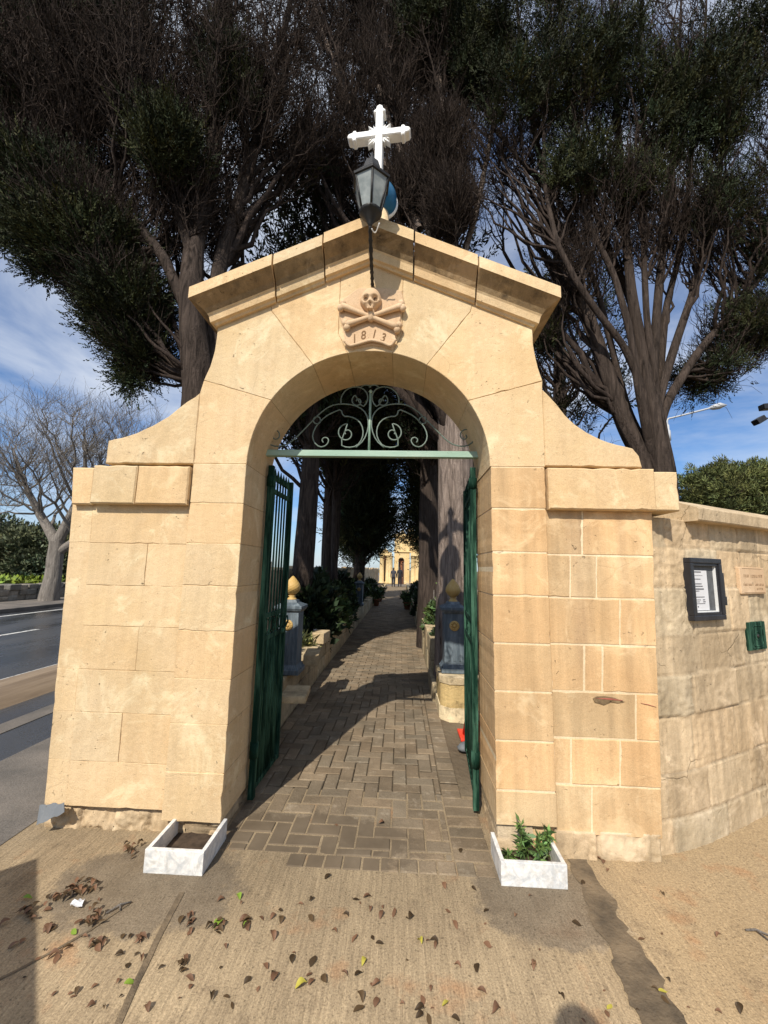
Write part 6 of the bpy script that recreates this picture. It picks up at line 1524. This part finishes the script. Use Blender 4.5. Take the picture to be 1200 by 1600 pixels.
# ================================================================== fallen leaves, litter
def leaves():
    base = []
    for v in range(4):
        r = random.Random(v); V = []; F = []; n = 9; L = .05
        for i in range(n):
            f = i/(n-1); wd = .3*L*math.sin(math.pi*min(1, f*.93+.035))**.8; curl = (.05+.09*v)*L
            z = .2*L*math.sin(f*math.pi*1.0)*(.2+.35*v)
            yb = .06*L*math.sin(f*5+v)
            V += [((f-.5)*L, yb-wd, .002+z+curl*(wd/(.3*L))*.9), ((f-.5)*L, yb, .002+z), ((f-.5)*L, yb+wd, .002+z+curl*(wd/(.3*L))*.7)]
        for i in range(n-1):
            for j in range(2): F.append([i*3+j, (i+1)*3+j, (i+1)*3+j+1, i*3+j+1])
        mb = MB(); mb.add(V, F, 1, True); mb.tube([(.5*L-.002, .0, .003), (.68*L, .003, .004)], .0008, 5); base.append(mb)
    meshes = {}
    for mat, ts in (('dead_leaf', (1.0, .55, 1.5, 2.0)), ('yellow_leaf', (1.0, .8)), ('fresh_leaf', (1.0,))):
        for v, b in enumerate(base):
            for t_ in ts:
                b.t = [(t_, t_*(1 if t_ < 1.4 else .85), t_*.9)]*len(b.f); me = b.mesh('fallen_leaf'); me.materials.append(MATS[mat]); meshes.setdefault(mat, []).append(me)
    r = random.Random(4); count = [0]
    LB = {'dead_leaf': 'small curled brown fallen leaf lying on the ground', 'yellow_leaf': 'yellowed fallen leaf lying on the concrete', 'fresh_leaf': 'fresh green fallen leaf lying on the concrete'}
    def put(px, py, mat='dead_leaf', s=1.0, z=.004):
        p = G(px, py); o = bpy.data.objects.new('fallen_leaf', r.choice(meshes[mat])); COL.objects.link(o)
        o.location = (p[0], p[1], z); o.rotation_euler = (r.uniform(-.3, .3), r.uniform(-.3, .3), r.uniform(0, 6.28)); k = .60*s*r.uniform(.7, 1.25); o.scale = (k, k*r.uniform(.7, 1.1), k)
        o['label'] = LB[mat]; o['category'] = 'leaf'; o['group'] = {'dead_leaf': 'brown fallen leaves', 'yellow_leaf': 'yellow fallen leaves', 'fresh_leaf': 'green fallen leaves'}[mat]; count[0] += 1
    c7 = [(125, 585), (165, 567), (45, 610), (45, 648), (15, 635), (15, 710), (165, 640), (300, 630), (340, 568), (385, 560), (395, 605), (440, 628), (445, 597), (490, 620), (555, 637), (700, 613), (850, 612), (255, 693), (335, 720), (405, 717), (432, 742), (645, 735), (650, 745), (728, 668), (855, 745), (172, 810), (90, 800), (20, 870), (158, 862), (215, 880), (295, 860), (352, 862), (165, 892), (418, 900), (358, 950), (352, 997), (418, 970), (600, 963), (588, 1000), (588, 1022), (730, 1035), (625, 1040), (738, 830), (815, 837), (832, 930), (888, 1005), (1143, 950), (1035, 825), (230, 478), (265, 277), (440, 270), (750, 377), (800, 525), (685, 513)]
    for x, y in c7: put(420+x/2.5, 1180+y/2.5, s=1.15)
    for x, y in ((592, 735), (370, 812), (125, 907), (690, 978)): put(420+x/2.5, 1180+y/2.5, 'yellow_leaf', 1.15)
    for x, y in ((545, 290), (445, 340), (770, 385), (685, 572), (420, 510), (1000, 558), (1085, 855), (740, 780), (780, 820), (545, 878), (15, 690), (245, 678), (510, 245), (530, 255), (560, 240)): put(740+x/2.609, 1250+y/2.609, s=1.1)
    for x, y in ((770, 785), (555, 850)): put(740+x/2.609, 1250+y/2.609, 'yellow_leaf', 1.2)
    for (x0, x1, y0, y1, n) in ((230, 440, 440, 560, 44), (350, 470, 590, 680, 20), (80, 180, 560, 650, 12), (390, 480, 695, 760, 9), (590, 660, 685, 745, 6), (780, 860, 790, 890, 8), (810, 870, 560, 720, 8), (930, 1020, 610, 690, 8), (1075, 1130, 610, 690, 7), (540, 640, 280, 350, 12), (190, 250, 640, 680, 4)):
        for _ in range(n):
            a, b = r.gauss(.5, .22), r.gauss(.5, .22)
            if n > 30: b = .5-(a-.5)*.8+r.gauss(0, .16)
            put((x0+(x1-x0)*a)/2.857, 1220+(y0+(y1-y0)*b)/2.857, s=1.1, z=.004+r.random()*.018*(n > 10))
    for x, y in ((985, 537), (1005, 745), (1105, 895), (1035, 1010), (940, 970), (1010, 970), (850, 925), (545, 700), (530, 785), (570, 830), (630, 800), (340, 945), (405, 1010), (660, 1020), (240, 790), (720, 840), (1185, 835), (1165, 620), (300, 755), (250, 800), (100, 720), (60, 740), (20, 640)): put(x/2.857, 1220+y/2.857, s=1.1)
    for x, y in ((1065, 523), (575, 910), (330, 680), (1100, 640), (975, 640), (120, 530)): put(x/2.857, 1220+y/2.857, 'fresh_leaf', 1.3)
    for _ in range(40): put(r.uniform(20, 1190), r.uniform(1400, 1600), s=.6)
    p = G(120, 1418); mb = MB(); V = []; n = 5
    for i in range(n):
        for k in range(n): V.append((p[0]+(i-2)*.013+r.uniform(-.005, .005), p[1]+(k-2)*.008+r.uniform(-.004, .004), .01+r.uniform(0, .022)))
    mb.add(V, [[i*n+k, (i+1)*n+k, (i+1)*n+k+1, i*n+k+1] for i in range(n-1) for k in range(n-1)], 1); solo('paper_scrap', mb.mesh('paper_scrap'), 'paper', 'crumpled white paper scrap among the brown leaves at left', 'litter')
    for (a, b, lab) in (((1165, 1456), (1205, 1466), 'thin dry forked twig lying on the pale patch at the right edge'), ((165, 1430), (205, 1412), 'short pale stick lying by the slab joint at left')):
        A, B = G(*a), G(*b); mb = MB(); mb.tube([(A[0], A[1], .008), ((A[0]+B[0])/2, (A[1]+B[1])/2+.01, .014), (B[0], B[1], .008)], [.004, .005, .003], 6)
        mb.tube([((A[0]+B[0])/2, (A[1]+B[1])/2+.01, .013), (B[0]-.02, B[1]-.05, .007)], [.004, .002], 6); solo('twig', mb.mesh('twig'), 'grey_bark', lab, 'twig')
leaves()
